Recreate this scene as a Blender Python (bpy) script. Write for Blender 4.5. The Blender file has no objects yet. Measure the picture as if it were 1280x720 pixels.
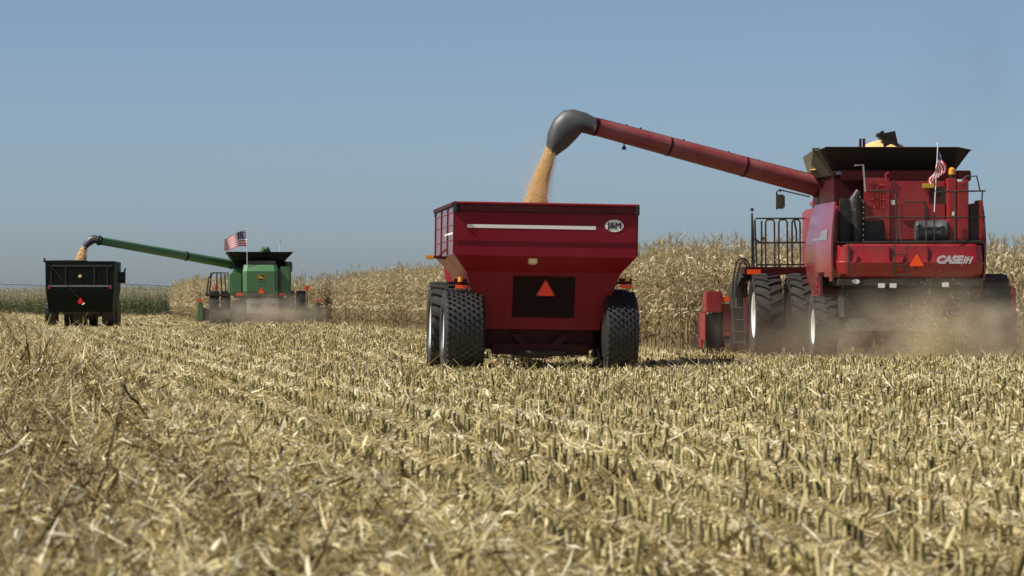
import bpy, bmesh, math, random
import numpy as np
from mathutils import Vector, Matrix
R = math.radians
random.seed(7)
rng = np.random.default_rng(11)
sc = bpy.context.scene
col = sc.collection

# ------------------------------------------------------------------ camera
CAM_H, HOR, FPX = 1.2, 378.0, 4400.0            # eye height, horizon row and focal length in pixels of a 1280 wide frame
cd = bpy.data.cameras.new('camera'); cam = bpy.data.objects.new('camera', cd); col.objects.link(cam)
cd.sensor_width = 36; cd.lens = FPX / 1280 * 36; cd.clip_start = 0.5; cd.clip_end = 20000
cam.location = (0, 0, CAM_H); cam.rotation_euler = (R(90) + math.atan((HOR - 360) / FPX), 0, 0)
cd.dof.use_dof = True; cd.dof.focus_distance = 76; cd.dof.aperture_fstop = 6.0
sc.camera = cam
# ------------------------------------------------------------------ sky and sun
SUN_EL, SUN_BACK = 50, 17                        # from the left, a little behind the camera
sdir = Vector((-math.cos(R(SUN_EL)) * math.cos(R(SUN_BACK)), -math.cos(R(SUN_EL)) * math.sin(R(SUN_BACK)), math.sin(R(SUN_EL))))
w = bpy.data.worlds.new('World'); sc.world = w; w.use_nodes = True
nt = w.node_tree; bg = nt.nodes['Background']
sky = nt.nodes.new('ShaderNodeTexSky'); sky.sky_type = 'NISHITA'; sky.sun_disc = False
sky.sun_elevation = R(SUN_EL); sky.sun_rotation = math.atan2(sdir.x, sdir.y)
sky.altitude = 300; sky.air_density = 0.5; sky.dust_density = 1.25; sky.ozone_density = 1.0
tint = nt.nodes.new('ShaderNodeMix'); tint.data_type = 'RGBA'; tint.blend_type = 'MULTIPLY'; tint.inputs[0].default_value = 1
nt.links.new(sky.outputs[0], tint.inputs[6]); tint.inputs[7].default_value = (1.02, 1.07, 1.08, 1)
nt.links.new(tint.outputs[2], bg.inputs[0]); bg.inputs[1].default_value = 0.079
sl = bpy.data.lights.new('sun', 'SUN'); sl.energy = 5.0; sl.angle = R(0.5); sl.color = (1, 0.95, 0.87)
so = bpy.data.objects.new('sun', sl); col.objects.link(so); so.rotation_euler = sdir.to_track_quat('Z', 'Y').to_euler()
sc.view_settings.view_transform = 'Standard'; sc.view_settings.look = 'None'; sc.view_settings.gamma = 1
sc.view_settings.use_curve_mapping = False; sc.view_settings.exposure = 0.32
sc.cycles.volume_bounces = 3; sc.cycles.volume_step_rate = 2.0; sc.cycles.max_bounces = 8
sc.cycles.use_denoising = True

# ------------------------------------------------------------------ terrain
ROW = R(8.3)                                     # planting rows run this much left of straight ahead
def T(x, y):
    return (-0.31 * np.exp(-((x - 0.6) ** 2 / 18 + (y - 71.5) ** 2 / 70))
            - 0.26 * np.exp(-((x + 23) ** 2 / 60 + (y - 186) ** 2 / 300)))
# ------------------------------------------------------------------ materials
def newmat(name):
    m = bpy.data.materials.new(name); m.use_nodes = True
    return m, m.node_tree, m.node_tree.nodes['Principled BSDF']
def plain(name, c, rough=0.5, metal=0.0, emit=0.0, spec=0.5, coat=0.0):
    m, t, p = newmat(name)
    p.inputs['Base Color'].default_value = (*c, 1); p.inputs['Roughness'].default_value = rough
    p.inputs['Metallic'].default_value = metal; p.inputs['Specular IOR Level'].default_value = spec
    p.inputs['Coat Weight'].default_value = coat
    return m
def dusty(name, c, rough=0.4, dust=(0.26, 0.2, 0.13), amount=0.3, metal=0.0, coat=0.0, scale=1.4, spec=0.5):
    """paint, rubber or steel with dust settled on it in cloudy patches and fine specks"""
    m, t, p = newmat(name); N = t.nodes.new; L = t.links.new
    tc = N('ShaderNodeTexCoord')
    n1 = N('ShaderNodeTexNoise'); n1.inputs['Scale'].default_value = scale; n1.inputs['Detail'].default_value = 8
    n1.inputs['Roughness'].default_value = 0.65
    n2 = N('ShaderNodeTexNoise'); n2.inputs['Scale'].default_value = 45; n2.inputs['Detail'].default_value = 3
    L(tc.outputs['Object'], n1.inputs['Vector']); L(tc.outputs['Object'], n2.inputs['Vector'])
    r1 = N('ShaderNodeMapRange'); r1.inputs[1].default_value = 0.35; r1.inputs[2].default_value = 0.75; r1.inputs[4].default_value = amount
    r2 = N('ShaderNodeMapRange'); r2.inputs[1].default_value = 0.58; r2.inputs[2].default_value = 0.72; r2.inputs[4].default_value = amount
    L(n1.outputs[0], r1.inputs[0]); L(n2.outputs[0], r2.inputs[0])
    ad = N('ShaderNodeMath'); ad.operation = 'ADD'; ad.use_clamp = True; L(r1.outputs[0], ad.inputs[0]); L(r2.outputs[0], ad.inputs[1])
    mx = N('ShaderNodeMix'); mx.data_type = 'RGBA'; mx.inputs[6].default_value = (*c, 1); mx.inputs[7].default_value = (*dust, 1)
    L(ad.outputs[0], mx.inputs[0]); L(mx.outputs[2], p.inputs['Base Color'])
    rr = N('ShaderNodeMapRange'); rr.inputs[3].default_value = rough; rr.inputs[4].default_value = 0.9
    L(ad.outputs[0], rr.inputs[0]); L(rr.outputs[0], p.inputs['Roughness'])
    p.inputs['Metallic'].default_value = metal; p.inputs['Coat Weight'].default_value = coat
    p.inputs['Coat Roughness'].default_value = 0.25; p.inputs['Specular IOR Level'].default_value = spec
    bp = N('ShaderNodeBump'); bp.inputs['Strength'].default_value = 0.12; bp.inputs['Distance'].default_value = 0.02
    L(n1.outputs[0], bp.inputs['Height']); L(bp.outputs[0], p.inputs['Normal'])
    return m
RED = dusty('cart_red_paint', (0.19, 0.0015, 0.011), 0.34, dust=(.22, .08, .06), amount=0.18, coat=0.06, spec=0.2, scale=.9)
CRED = dusty('combine_red_paint', (0.29, 0.005, 0.009), 0.35, dust=(0.30, 0.14, 0.10), amount=0.25, coat=0.3)
AUGR = dusty('auger_red_paint', (0.24, 0.022, 0.024), 0.5, dust=(0.30, 0.16, 0.13), amount=0.6, coat=0.1)
DRED = dusty('frame_dark_red', (0.045, 0.0015, 0.004), 0.5, amount=0.05, spec=.2)
GRN = dusty('combine_green_paint', (0.055, 0.165, 0.06), 0.45, dust=(0.16, 0.17, 0.11), amount=0.3, coat=0.2)
DGRN = dusty('cart_green_paint', (0.004, 0.008, 0.005), 0.6, amount=0.0, spec=.15)
BLK = dusty('black_steel', (0.012, 0.012, 0.012), 0.5, amount=0.25)
TANKB = dusty('tank_black_sheet', (0.010, 0.009, 0.008), 0.65, dust=(0.06, 0.045, 0.03), amount=0.25, spec=.25)
FLAP = dusty('tank_flap_lit_olive', (0.10, 0.09, 0.05), 0.7, amount=0.3)  # light coming through the left flap is put into this olive colour
RUB = dusty('spout_rubber', (0.045, 0.048, 0.052), 0.38, dust=(0.14, 0.13, 0.11), amount=0.3)
TYRE = dusty('tyre_rubber', (0.016, 0.015, 0.014), 0.5, dust=(0.11, 0.09, 0.07), amount=0.18, scale=4)
MUD = dusty('underbody_dusty_steel', (0.018, 0.015, 0.013), 0.85, dust=(0.12, 0.09, 0.06), amount=0.4)
RIM = plain('rim_silver', (0.82, 0.82, 0.80), 0.3, 0.15)
YRIM = dusty('rim_yellow', (0.5, 0.36, 0.03), 0.4, amount=0.3)
WHT = plain('decal_white', (0.78, 0.76, 0.72), 0.5)
SIL = plain('decal_silver', (0.62, 0.62, 0.62), 0.35, 0.4)
BLKP = plain('decal_black', (0.01, 0.01, 0.01), 0.5)
ORG = plain('fluorescent_orange', (0.95, 0.09, 0.01), 0.5)
ORGR = plain('fluorescent_red_orange', (0.98, 0.06, 0.012), 0.5)
DARKR = plain('retro_red_border', (0.35, 0.008, 0.008), 0.4)
AMB = plain('amber_lens', (0.75, 0.32, 0.02), 0.25, coat=0.5)
CREAM = plain('reflector_cream', (0.8, 0.62, 0.32), 0.3)
YEL = plain('decal_yellow', (0.7, 0.5, 0.04), 0.5)
GLASS = plain('dark_glass', (0.02, 0.025, 0.025), 0.05, coat=1.0)
STEEL = plain('bare_steel', (0.5, 0.5, 0.48), 0.35, 0.8)
LENS = plain('lamp_lens', (0.7, 0.7, 0.68), 0.2)
POLEW = plain('pole_white', (0.7, 0.7, 0.7), 0.4)
GLVN = dusty('galvanised_pipe', (0.22, 0.27, 0.36), 0.5, amount=0.1)
FRED = plain('flag_red', (0.5, 0.004, 0.015), 0.8); FWHT = plain('flag_white', (0.8, 0.78, 0.78), 0.8); FBLU = plain('flag_blue', (0.02, 0.03, 0.12), 0.8)

def leafmat(name, stops, rough=0.7, trans=0.3, scale=9, bump=True):
    """dry plant matter: every piece carries its own tone in the 'tone' attribute"""
    m, t, p = newmat(name); N = t.nodes.new; L = t.links.new
    a = N('ShaderNodeAttribute'); a.attribute_name = 'tone'
    tc = N('ShaderNodeTexCoord'); n = N('ShaderNodeTexNoise'); n.inputs['Scale'].default_value = scale; n.inputs['Detail'].default_value = 3
    L(tc.outputs['Object'], n.inputs['Vector'])
    mr = N('ShaderNodeMapRange'); mr.inputs[3].default_value = -0.12; mr.inputs[4].default_value = 0.12; L(n.outputs[0], mr.inputs[0])
    ad = N('ShaderNodeMath'); ad.operation = 'ADD'; L(a.outputs['Fac'], ad.inputs[0]); L(mr.outputs[0], ad.inputs[1])
    cr = N('ShaderNodeValToRGB'); e = cr.color_ramp.elements
    e[0].position = stops[0][0]; e[0].color = (*stops[0][1], 1); e[1].position = stops[-1][0]; e[1].color = (*stops[-1][1], 1)
    for s in stops[1:-1]:
        x = e.new(s[0]); x.color = (*s[1], 1)
    L(ad.outputs[0], cr.inputs[0]); L(cr.outputs[0], p.inputs['Base Color']); p.inputs['Roughness'].default_value = rough
    p.inputs['Specular IOR Level'].default_value = 0.35
    if trans:
        tr = N('ShaderNodeBsdfTranslucent'); L(cr.outputs[0], tr.inputs[0]); ms = N('ShaderNodeMixShader'); ms.inputs[0].default_value = trans
        L(p.outputs[0], ms.inputs[1]); L(tr.outputs[0], ms.inputs[2]); L(ms.outputs[0], t.nodes['Material Output'].inputs[0])
    return m
RESID = leafmat('corn_residue', [(0, (0.035, 0.020, 0.006)), (0.25, (0.14, 0.095, 0.03)), (0.5, (0.46, 0.35, 0.13)), (0.7, (0.69, 0.565, 0.27)), (1, (0.86, 0.80, 0.58))])
STUBM = leafmat('cut_stalk', [(0, (0.06, 0.046, 0.016)), (0.3, (0.18, 0.15, 0.05)), (0.6, (0.37, 0.31, 0.125)), (1, (0.68, 0.57, 0.31))], trans=0.0)
CORNM = leafmat('dry_corn', [(0, (0.11, 0.065, 0.028)), (0.25, (0.23, 0.175, 0.085)), (0.5, (0.37, 0.295, 0.155)), (0.8, (0.56, 0.465, 0.27)), (1, (0.74, 0.66, 0.45))], trans=0.25)
GCORN = leafmat('green_corn', [(0, (0.05, 0.065, 0.03)), (0.35, (0.10, 0.125, 0.055)), (0.6, (0.20, 0.20, 0.10)), (1, (0.40, 0.34, 0.20))], trans=0.25)
KERN = leafmat('corn_kernels', [(0, (0.60, 0.35, 0.12)), (0.5, (0.82, 0.56, 0.25)), (1, (0.92, 0.75, 0.47))], trans=0.1)
CHAFF = plain('chaff', (0.6, 0.5, 0.33), 0.8)

# ------------------------------------------------------------------ object helpers
def link(o, parent=None):
    col.objects.link(o)
    if parent is not None: o.parent = parent
    return o
def root(name, label, cat, loc=(0, 0, 0), rz=0, ry=0, group=None):
    o = bpy.data.objects.new(name, None); col.objects.link(o); o.location = loc; o.rotation_euler = (0, ry, rz)
    o.empty_display_size = 0.3; o['label'] = label; o['category'] = cat
    if group: o['group'] = group
    return o
def tag(o, label=None, cat=None, group=None, kind=None):
    if label: o['label'] = label
    if cat: o['category'] = cat
    if group: o['group'] = group
    if kind: o['kind'] = kind
    return o
def part(name, bm, mats, parent=None, smooth=35, label=None):
    bmesh.ops.recalc_face_normals(bm, faces=bm.faces)
    me = bpy.data.meshes.new(name); bm.to_mesh(me); bm.free()
    if not isinstance(mats, (list, tuple)): mats = [mats]
    for m in mats: me.materials.append(m)
    if smooth:
        me.shade_smooth(); me.set_sharp_from_angle(angle=R(smooth))
    o = bpy.data.objects.new(name, me); link(o, parent)
    if label: o['label'] = label
    return o
def BM(): return bmesh.new()
def box(bm, x0, x1, y0, y1, z0, z1, bev=0.0, M=None, mi=0):
    vs = [bm.verts.new((x, y, z)) for x in (x0, x1) for y in (y0, y1) for z in (z0, z1)]
    f = [bm.faces.new([vs[i] for i in q]) for q in ((0, 1, 3, 2), (4, 6, 7, 5), (0, 4, 5, 1), (2, 3, 7, 6), (0, 2, 6, 4), (1, 5, 7, 3))]
    for q in f: q.material_index = mi
    if M: bmesh.ops.transform(bm, matrix=M, verts=vs)
    if bev:
        es = list({e for q in f for e in q.edges})
        bmesh.ops.bevel(bm, geom=es, offset=bev, segments=2, affect='EDGES', clamp_overlap=True)
    return bm
def tube(bm, pts, r, n=8, cap=True, mi=0):
    pts = [Vector(p) for p in pts]; rs = r if isinstance(r, (list, tuple)) else [r] * len(pts)
    rings = []; up = None
    for i, p in enumerate(pts):
        d = (pts[min(i + 1, len(pts) - 1)] - pts[max(i - 1, 0)]).normalized()
        if up is None: up = d.orthogonal().normalized()
        a = (up - d * up.dot(d)).normalized(); up = a; b = d.cross(a)
        rings.append([bm.verts.new(p + (a * math.cos(t) + b * math.sin(t)) * rs[i]) for t in [2 * math.pi * k / n for k in range(n)]])
    for i in range(len(rings) - 1):
        for k in range(n):
            bm.faces.new((rings[i][k], rings[i][(k + 1) % n], rings[i + 1][(k + 1) % n], rings[i + 1][k])).material_index = mi
    if cap:
        bm.faces.new(rings[0][::-1]).material_index = mi; bm.faces.new(rings[-1]).material_index = mi
    return bm
def loft(bm, secs, cap0=True, cap1=True, mi=0):
    rs = [[bm.verts.new(p) for p in s] for s in secs]; n = len(rs[0])
    for i in range(len(rs) - 1):
        for k in range(n): bm.faces.new((rs[i][k], rs[i][(k + 1) % n], rs[i + 1][(k + 1) % n], rs[i + 1][k])).material_index = mi
    if cap0: bm.faces.new(rs[0][::-1]).material_index = mi
    if cap1: bm.faces.new(rs[-1]).material_index = mi
    return bm
def prism(bm, pts, d, mi=0):
    """closed outline pts (3-D), thickened by vector d"""
    d = Vector(d); return loft(bm, [[Vector(p) for p in pts], [Vector(p) + d for p in pts]], mi=mi)
def lathe_x(bm, prof, cx, cy, cz, n=40, mi=0):
    """profile of (x, radius) turned about the X axis"""
    rs = [[bm.verts.new((cx + x, cy + r * math.cos(2 * math.pi * k / n), cz + r * math.sin(2 * math.pi * k / n))) for k in range(n)] for x, r in prof]
    for i in range(len(rs) - 1):
        for k in range(n): bm.faces.new((rs[i][k], rs[i][(k + 1) % n], rs[i + 1][(k + 1) % n], rs[i + 1][k])).material_index = mi
    return bm
def rect(x0, x1, y0, y1, z, c=0.0):
    if not c: return [(x0, y0, z), (x1, y0, z), (x1, y1, z), (x0, y1, z)]
    return [(x0 + c, y0, z), (x1 - c, y0, z), (x1, y0 + c, z), (x1, y1 - c, z), (x1 - c, y1, z), (x0 + c, y1, z), (x0, y1 - c, z), (x0, y0 + c, z)]
def frame_at(o):
    """returns px(px, py, y): the local point of thing o at local depth y seen at that place of the reference frame (survey helper)"""
    th = o.rotation_euler.z; c, s = math.cos(th), math.sin(th); ox, oy, oz = o.location
    def px(u, v, y):
        dx, dz = (u - 640) / FPX, (HOR - v) / FPX
        t = (y + (-s) * ox + c * oy) / (-s * dx + c)
        X, Y, Z = t * dx - ox, t - oy, CAM_H + t * dz - oz
        return Vector((c * X + s * Y, y, Z))
    return px
def textobj(name, body, mat, parent, loc, rot, size, ext=0.004, shear=0.0, bold=0.0, sx=1.0, label=None, heavy=0.0):
    cu = bpy.data.curves.new('t', 'FONT'); cu.body = body; cu.size = size; cu.extrude = ext; cu.shear = shear; cu.offset = bold
    cu.align_x = 'CENTER'; cu.align_y = 'CENTER'; cu.resolution_u = 3
    t = bpy.data.objects.new('t', cu); col.objects.link(t); bpy.context.view_layer.update()
    me = bpy.data.meshes.new_from_object(t.evaluated_get(bpy.context.evaluated_depsgraph_get()))
    bpy.data.objects.remove(t); bpy.data.curves.remove(cu)
    if heavy:
        b_ = BM(); b_.from_mesh(me); g0 = list(b_.verts) + list(b_.edges) + list(b_.faces)
        for k_ in (1, 2):
            d_ = bmesh.ops.duplicate(b_, geom=g0); bmesh.ops.translate(b_, verts=[e for e in d_['geom'] if isinstance(e, bmesh.types.BMVert)], vec=(heavy * k_ / 2, 0, .0006 * k_))
        b_.to_mesh(me); b_.free()
    me.materials.clear(); me.materials.append(mat); me.name = name
    o = bpy.data.objects.new(name, me); link(o, parent); o.location = loc; o.rotation_euler = rot; o.scale = (sx, 1, 1)
    if label: o['label'] = label
    return o
REAR = (R(90), 0, 0)                              # text that reads from behind the machine (facing -y)

# ------------------------------------------------------------------ wheels
def wheel(parent, x, y, r, w, out=-1, kind='lug', rimmat=None, z0=0.0, rimr=0.56):
    """out: -1 when the dished side of the rim faces left"""
    cz = r + z0; rim = rimmat or RIM; rr = r * rimr
    bm = BM(); lathe_x(bm, [(-w * 0.30, 0.02), (-w * 0.30 , rr * 0.42), (-w * 0.1, rr * 0.46), (w * 0.1, rr * 0.46), (w * 0.3, rr * .42), (w * 0.3, 0.02)], x, y, cz, 20)
    for k in range(8):
        a = 2 * math.pi * k / 8
        for s in (-1, 1):
            c = Vector((x + s * w * 0.31, y + rr * 0.32 * math.cos(a), cz + rr * 0.32 * math.sin(a)))
            tube(bm, [c, c + Vector((s * 0.03, 0, 0))], 0.018, 6)
    hub = part('wheel', bm, rim, parent)
    # tyre carcass
    bm = BM(); a = w / 2; h = r * 0.955
    prof = [(-a * 0.72, rr), (-a * 0.95, rr + (h - rr) * 0.18), (-a, rr + (h - rr) * 0.5), (-a * 0.96, rr + (h - rr) * 0.78), (-a * 0.84, h * 0.975), (-a * 0.5, h * 0.995), (0, h),
            (a * 0.5, h * 0.995), (a * 0.84, h * 0.975), (a * 0.96, rr + (h - rr) * 0.78), (a, rr + (h - rr) * 0.5), (a * 0.95, rr + (h - rr) * 0.18), (a * 0.72, rr)]
    lathe_x(bm, prof, x, y, cz, 56)
    def P(xx, rad, ang): return Vector((x + xx, y + rad * math.sin(ang), cz + rad * math.cos(ang)))
    if kind == 'lug':
        n = 22 if r > 0.8 else 18
        for k in range(n):
            for s in (-1, 1):
                t0 = 2 * math.pi * (k + (0.5 if s > 0 else 0)) / n; dt = 0.20; lw = 0.052 / r
                ring = []
                for f, hh, wf in ((-0.04, 1.0, 0.8), (0.5, 1.0, 1.0), (0.98, 0.985, 1.25)):
                    tt = t0 + dt * f; xx = s * a * f
                    lo = h * (0.97 if f < 0.9 else 0.93)
                    ring.append([P(xx, lo, tt - lw * wf * 1.2), P(xx, r * hh, tt - lw * wf * .8), P(xx, r * hh, tt + lw * wf * .8), P(xx, lo, tt + lw * wf * 1.2)])
                loft(bm, ring)
    else:                                          # block tread of a flotation tyre
        n = 40; m = 8
        for k in range(n):
            for j in range(m):
                t0 = 2 * math.pi * (k + (j % 2) * 0.5) / n; xc = (j - (m - 1) / 2) * w * 0.9 / m; hw = w * 0.9 / m * 0.44; ht = 0.062
                rr_ = r * (1 - 0.03 * abs(xc / a) ** 2)
                rr_ *= rng.uniform(.985, 1.003); t0 += rng.normal(0, .008); xc += rng.normal(0, .006); lo = [P(xc - hw, h * 0.96, t0), P(xc, h * 0.96, t0 - ht), P(xc + hw, h * 0.96, t0), P(xc, h * 0.96, t0 + ht)]
                hi = [P(xc - hw * .8, rr_, t0), P(xc, rr_, t0 - ht * .8), P(xc + hw * .8, rr_, t0), P(xc, rr_, t0 + ht * .8)]
                loft(bm, [lo, hi], cap0=False)
    part('tyre', bm, TYRE, hub, smooth=40)
    bm = BM(); s = out
    lathe_x(bm, [(s * a * 0.80, rr * 1.04), (s * a * 0.86, rr * 1.0), (s * a * 0.80, rr * 0.94), (s * a * 0.45, rr * 0.90), (s * a * 0.40, rr * 0.80), (s * a * 0.15, rr * 0.62), (s * a * 0.15, rr * 0.40)], x, y, cz, 40)
    lathe_x(bm, [(-s * a * 0.80, rr * 1.04), (-s * a * 0.86, rr * 1.0), (-s * a * 0.80, rr * 0.94), (-s * a * 0.1, rr * 0.90)], x, y, cz, 40)
    part('rim', bm, rim, hub)
    return hub

# ------------------------------------------------------------------ small shared pieces
def warning_triangle(parent, c, w, plate=False, centre=ORG):
    h = w * 0.866
    def tri(k, off):
        a = [(-0.5, -0.5), (0.5, -0.5), (0, 0.5)]; pts = []
        for i in range(3):                       # clipped corners
            p, q, n = Vector(a[i]), Vector(a[i - 1]), Vector(a[(i + 1) % 3])
            for t in (q, n): pts.append(p + (t - p) * 0.09)
        return [(c[0] + p.x * w * k, c[1] + off, c[2] + (p.y + (0 if k == 1 else -0.06 * 1)) * h * k) for p in pts]
    bm = BM(); prism(bm, tri(1, 0), (0, -0.006, 0)); o = part('warning_triangle', bm, DARKR, parent, smooth=0)
    bm = BM(); prism(bm, tri(0.84, -0.008), (0, -0.004, 0)); part('orange_field', bm, centre, o, smooth=0)
    return o
def flag(name, label, base, top, cloth_uv, cols, nx=26, group=None):
    """cloth_uv(u, v) -> world point; u along the stripes from the pole, v down"""
    f = root(name, label, 'flag', base); b = Vector(base)
    bm = BM(); tube(bm, [Vector((0, 0, 0)), Vector(top) - b], 0.011 * cols, 8); tube(bm, [Vector(top) - b, Vector(top) - b + Vector((0, 0, .05 * cols))], 0.022 * cols, 8)
    part('flagpole', bm, POLEW, f)
    bm = BM(); ny = 26; V = [[bm.verts.new(Vector(cloth_uv(i / nx, j / ny)) - b) for j in range(ny + 1)] for i in range(nx + 1)]
    for i in range(nx):
        for j in range(ny):
            q = bm.faces.new((V[i][j], V[i + 1][j], V[i + 1][j + 1], V[i][j + 1])); st = int(j / 2)
            if i < nx * 0.4 and st < 7: q.material_index = 1 if ((i % 2 == 0) and (j % 3 == 1)) else 2
            else: q.material_index = 0 if st % 2 == 0 else 1
    part('flag_cloth', bm, [FRED, FWHT, FBLU], f, smooth=80)
    return f

# ================================================================== GROUND
def grid_ground():
    ys = np.concatenate([np.arange(2, 40, 0.8), np.arange(40, 120, 1.5), np.arange(120, 400, 5), np.geomspace(400, 9000, 20)])
    xs = np.concatenate([-np.geomspace(6000, 45, 14), np.arange(-42, 42, 1.2), np.geomspace(45, 6000, 14)])
    X, Y = np.meshgrid(xs, ys, indexing='ij'); Z = T(X, Y) + rng.normal(0, 0.008, X.shape) * (Y < 300)
    v = np.stack([X, Y, Z], -1).reshape(-1, 3); nx, ny = X.shape; i = (np.arange(nx - 1)[:, None] * ny + np.arange(ny - 1)[None]).ravel()
    q = np.stack([i, i + ny, i + ny + 1, i + 1], 1)
    return v, q
def npmesh(name, v, q, mat, tone=None, parent=None, smooth=False):
    me = bpy.data.meshes.new(name); me.vertices.add(len(v)); me.vertices.foreach_set('co', v.astype(np.float32).ravel())
    k = q.shape[1]; me.loops.add(q.size); me.loops.foreach_set('vertex_index', q.astype(np.int32).ravel())
    me.polygons.add(len(q)); me.polygons.foreach_set('loop_start', (np.arange(len(q)) * k).astype(np.int32)); me.polygons.foreach_set('loop_total', np.full(len(q), k, np.int32))
    if smooth: me.polygons.foreach_set('use_smooth', np.ones(len(q), bool))
    if tone is not None:
        a = me.attributes.new('tone', 'FLOAT', 'POINT'); a.data.foreach_set('value', tone.astype(np.float32))
    me.materials.append(mat); me.update(calc_edges=True); me.validate()
    o = bpy.data.objects.new(name, me); return link(o, parent)
gm, gt, gp = newmat('field_soil')
tc = gt.nodes.new('ShaderNodeTexCoord'); n1 = gt.nodes.new('ShaderNodeTexNoise'); n1.inputs['Scale'].default_value = 7; n1.inputs['Detail'].default_value = 10
n2 = gt.nodes.new('ShaderNodeTexNoise'); n2.inputs['Scale'].default_value = 0.25; n2.inputs['Detail'].default_value = 4
ad = gt.nodes.new('ShaderNodeMath'); ad.operation = 'ADD'; cr = gt.nodes.new('ShaderNodeValToRGB')
gt.links.new(tc.outputs['Object'], n1.inputs['Vector']); gt.links.new(tc.outputs['Object'], n2.inputs['Vector'])
gt.links.new(n1.outputs[0], ad.inputs[0]); gt.links.new(n2.outputs[0], ad.inputs[1]); gt.links.new(ad.outputs[0], cr.inputs[0])
cr.color_ramp.elements[0].position = 0.75; cr.color_ramp.elements[0].color = (0.07, 0.045, 0.025, 1)
cr.color_ramp.elements[1].position = 1.3; cr.color_ramp.elements[1].color = (0.33, 0.26, 0.14, 1)
gt.links.new(cr.outputs[0], gp.inputs['Base Color']); gp.inputs['Roughness'].default_value = 0.95
bp = gt.nodes.new('ShaderNodeBump'); bp.inputs['Distance'].default_value = 0.05; gt.links.new(n1.outputs[0], bp.inputs['Height']); gt.links.new(bp.outputs[0], gp.inputs['Normal'])
v, q = grid_ground(); tag(npmesh('ground', v, q, gm, smooth=True), kind='structure')

cR, sR = math.cos(ROW), math.sin(ROW)
def uv2xy(u, t): return u * cR - t * sR, u * sR + t * cR       # u across the rows, t along them
def xy2u(x, y): return x * cR + y * sR
LEFT_U = 1.9                                      # left of this line the residue lies deep and matted
# the standing corn: line of the cut edge, and where the headers bite
EDGE_U = xy2u(4.3, 81.0)
def edge_u(t): return np.where(t < 203, EDGE_U + (t - 81) * .0168, 11.3 + (t - 202) * .03)
def standing(x, y):
    """True where corn still stands"""
    u = x * cR + y * sR; t = -x * sR + y * cR
    e = edge_u(t)
    front = np.where(u < EDGE_U + 8.2, 81.2, 40.0)   # ahead of the red combine header, and all along its right
    return (u > e) & (t > front) & (t < 300)

# ------------------------------------------------------------------ residue strips
def strips(x, y, z, L, W, az, pitch, curl, roll, tone, nseg=2):
    n = len(x); d = np.stack([np.cos(az) * np.cos(pitch), np.sin(az) * np.cos(pitch), np.sin(pitch)], 1)
    side = np.stack([-np.sin(az), np.cos(az), np.zeros(n)], 1); up = np.cross(d, side)
    s = side * np.cos(roll)[:, None] + up * np.sin(roll)[:, None]
    p0 = np.stack([x, y, z], 1); V = []
    for k in range(nseg + 1):
        f = k / nseg; sag = curl * f * f
        c = p0 + d * (L * f)[:, None]; c[:, 2] -= sag * L
        c += side * (np.sin(f * 2.2 + tone * 20) * 0.12 * L)[:, None]
        wd = W * (0.55 if k == 0 else (0.35 if k == nseg else 1.0))
        tw = s * np.cos(f * curl * 2)[:, None] + up * np.sin(f * curl * 2)[:, None]
        V += [c - tw * wd[:, None] / 2, c + tw * wd[:, None] / 2]
    V = np.stack(V, 1).reshape(-1, 3); m = 2 * (nseg + 1)
    b = (np.arange(n) * m)[:, None]
    q = np.concatenate([np.stack([b[:, 0] + 2 * k, b[:, 0] + 2 * k + 1, b[:, 0] + 2 * k + 3, b[:, 0] + 2 * k + 2], 1) for k in range(nseg)])
    return V, q, np.repeat(np.clip(tone, 0, 1), m)
class Soup:
    def __init__(s): s.v, s.q, s.t, s.n = [], [], [], 0
    def add(s, v, q, t): s.v.append(v); s.q.append(q + s.n); s.t.append(t); s.n += len(v)
    def build(s, name, mat): return npmesh(name, np.concatenate(s.v), np.concatenate(s.q), mat, np.concatenate(s.t))
def scatter(d0, d1, dens):
    lo, hi = 0.150, 4.0; A = lo * 2 * (d1 * d1 - d0 * d0) / 2 + hi * (d1 - d0); n = int(A * dens)
    y = np.sqrt(rng.uniform(d0 * d0, d1 * d1, n)); x = rng.uniform(-1, 1, n) * (lo * y + hi / 2)
    k = ~standing(x, y); return x[k], y[k]
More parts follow.
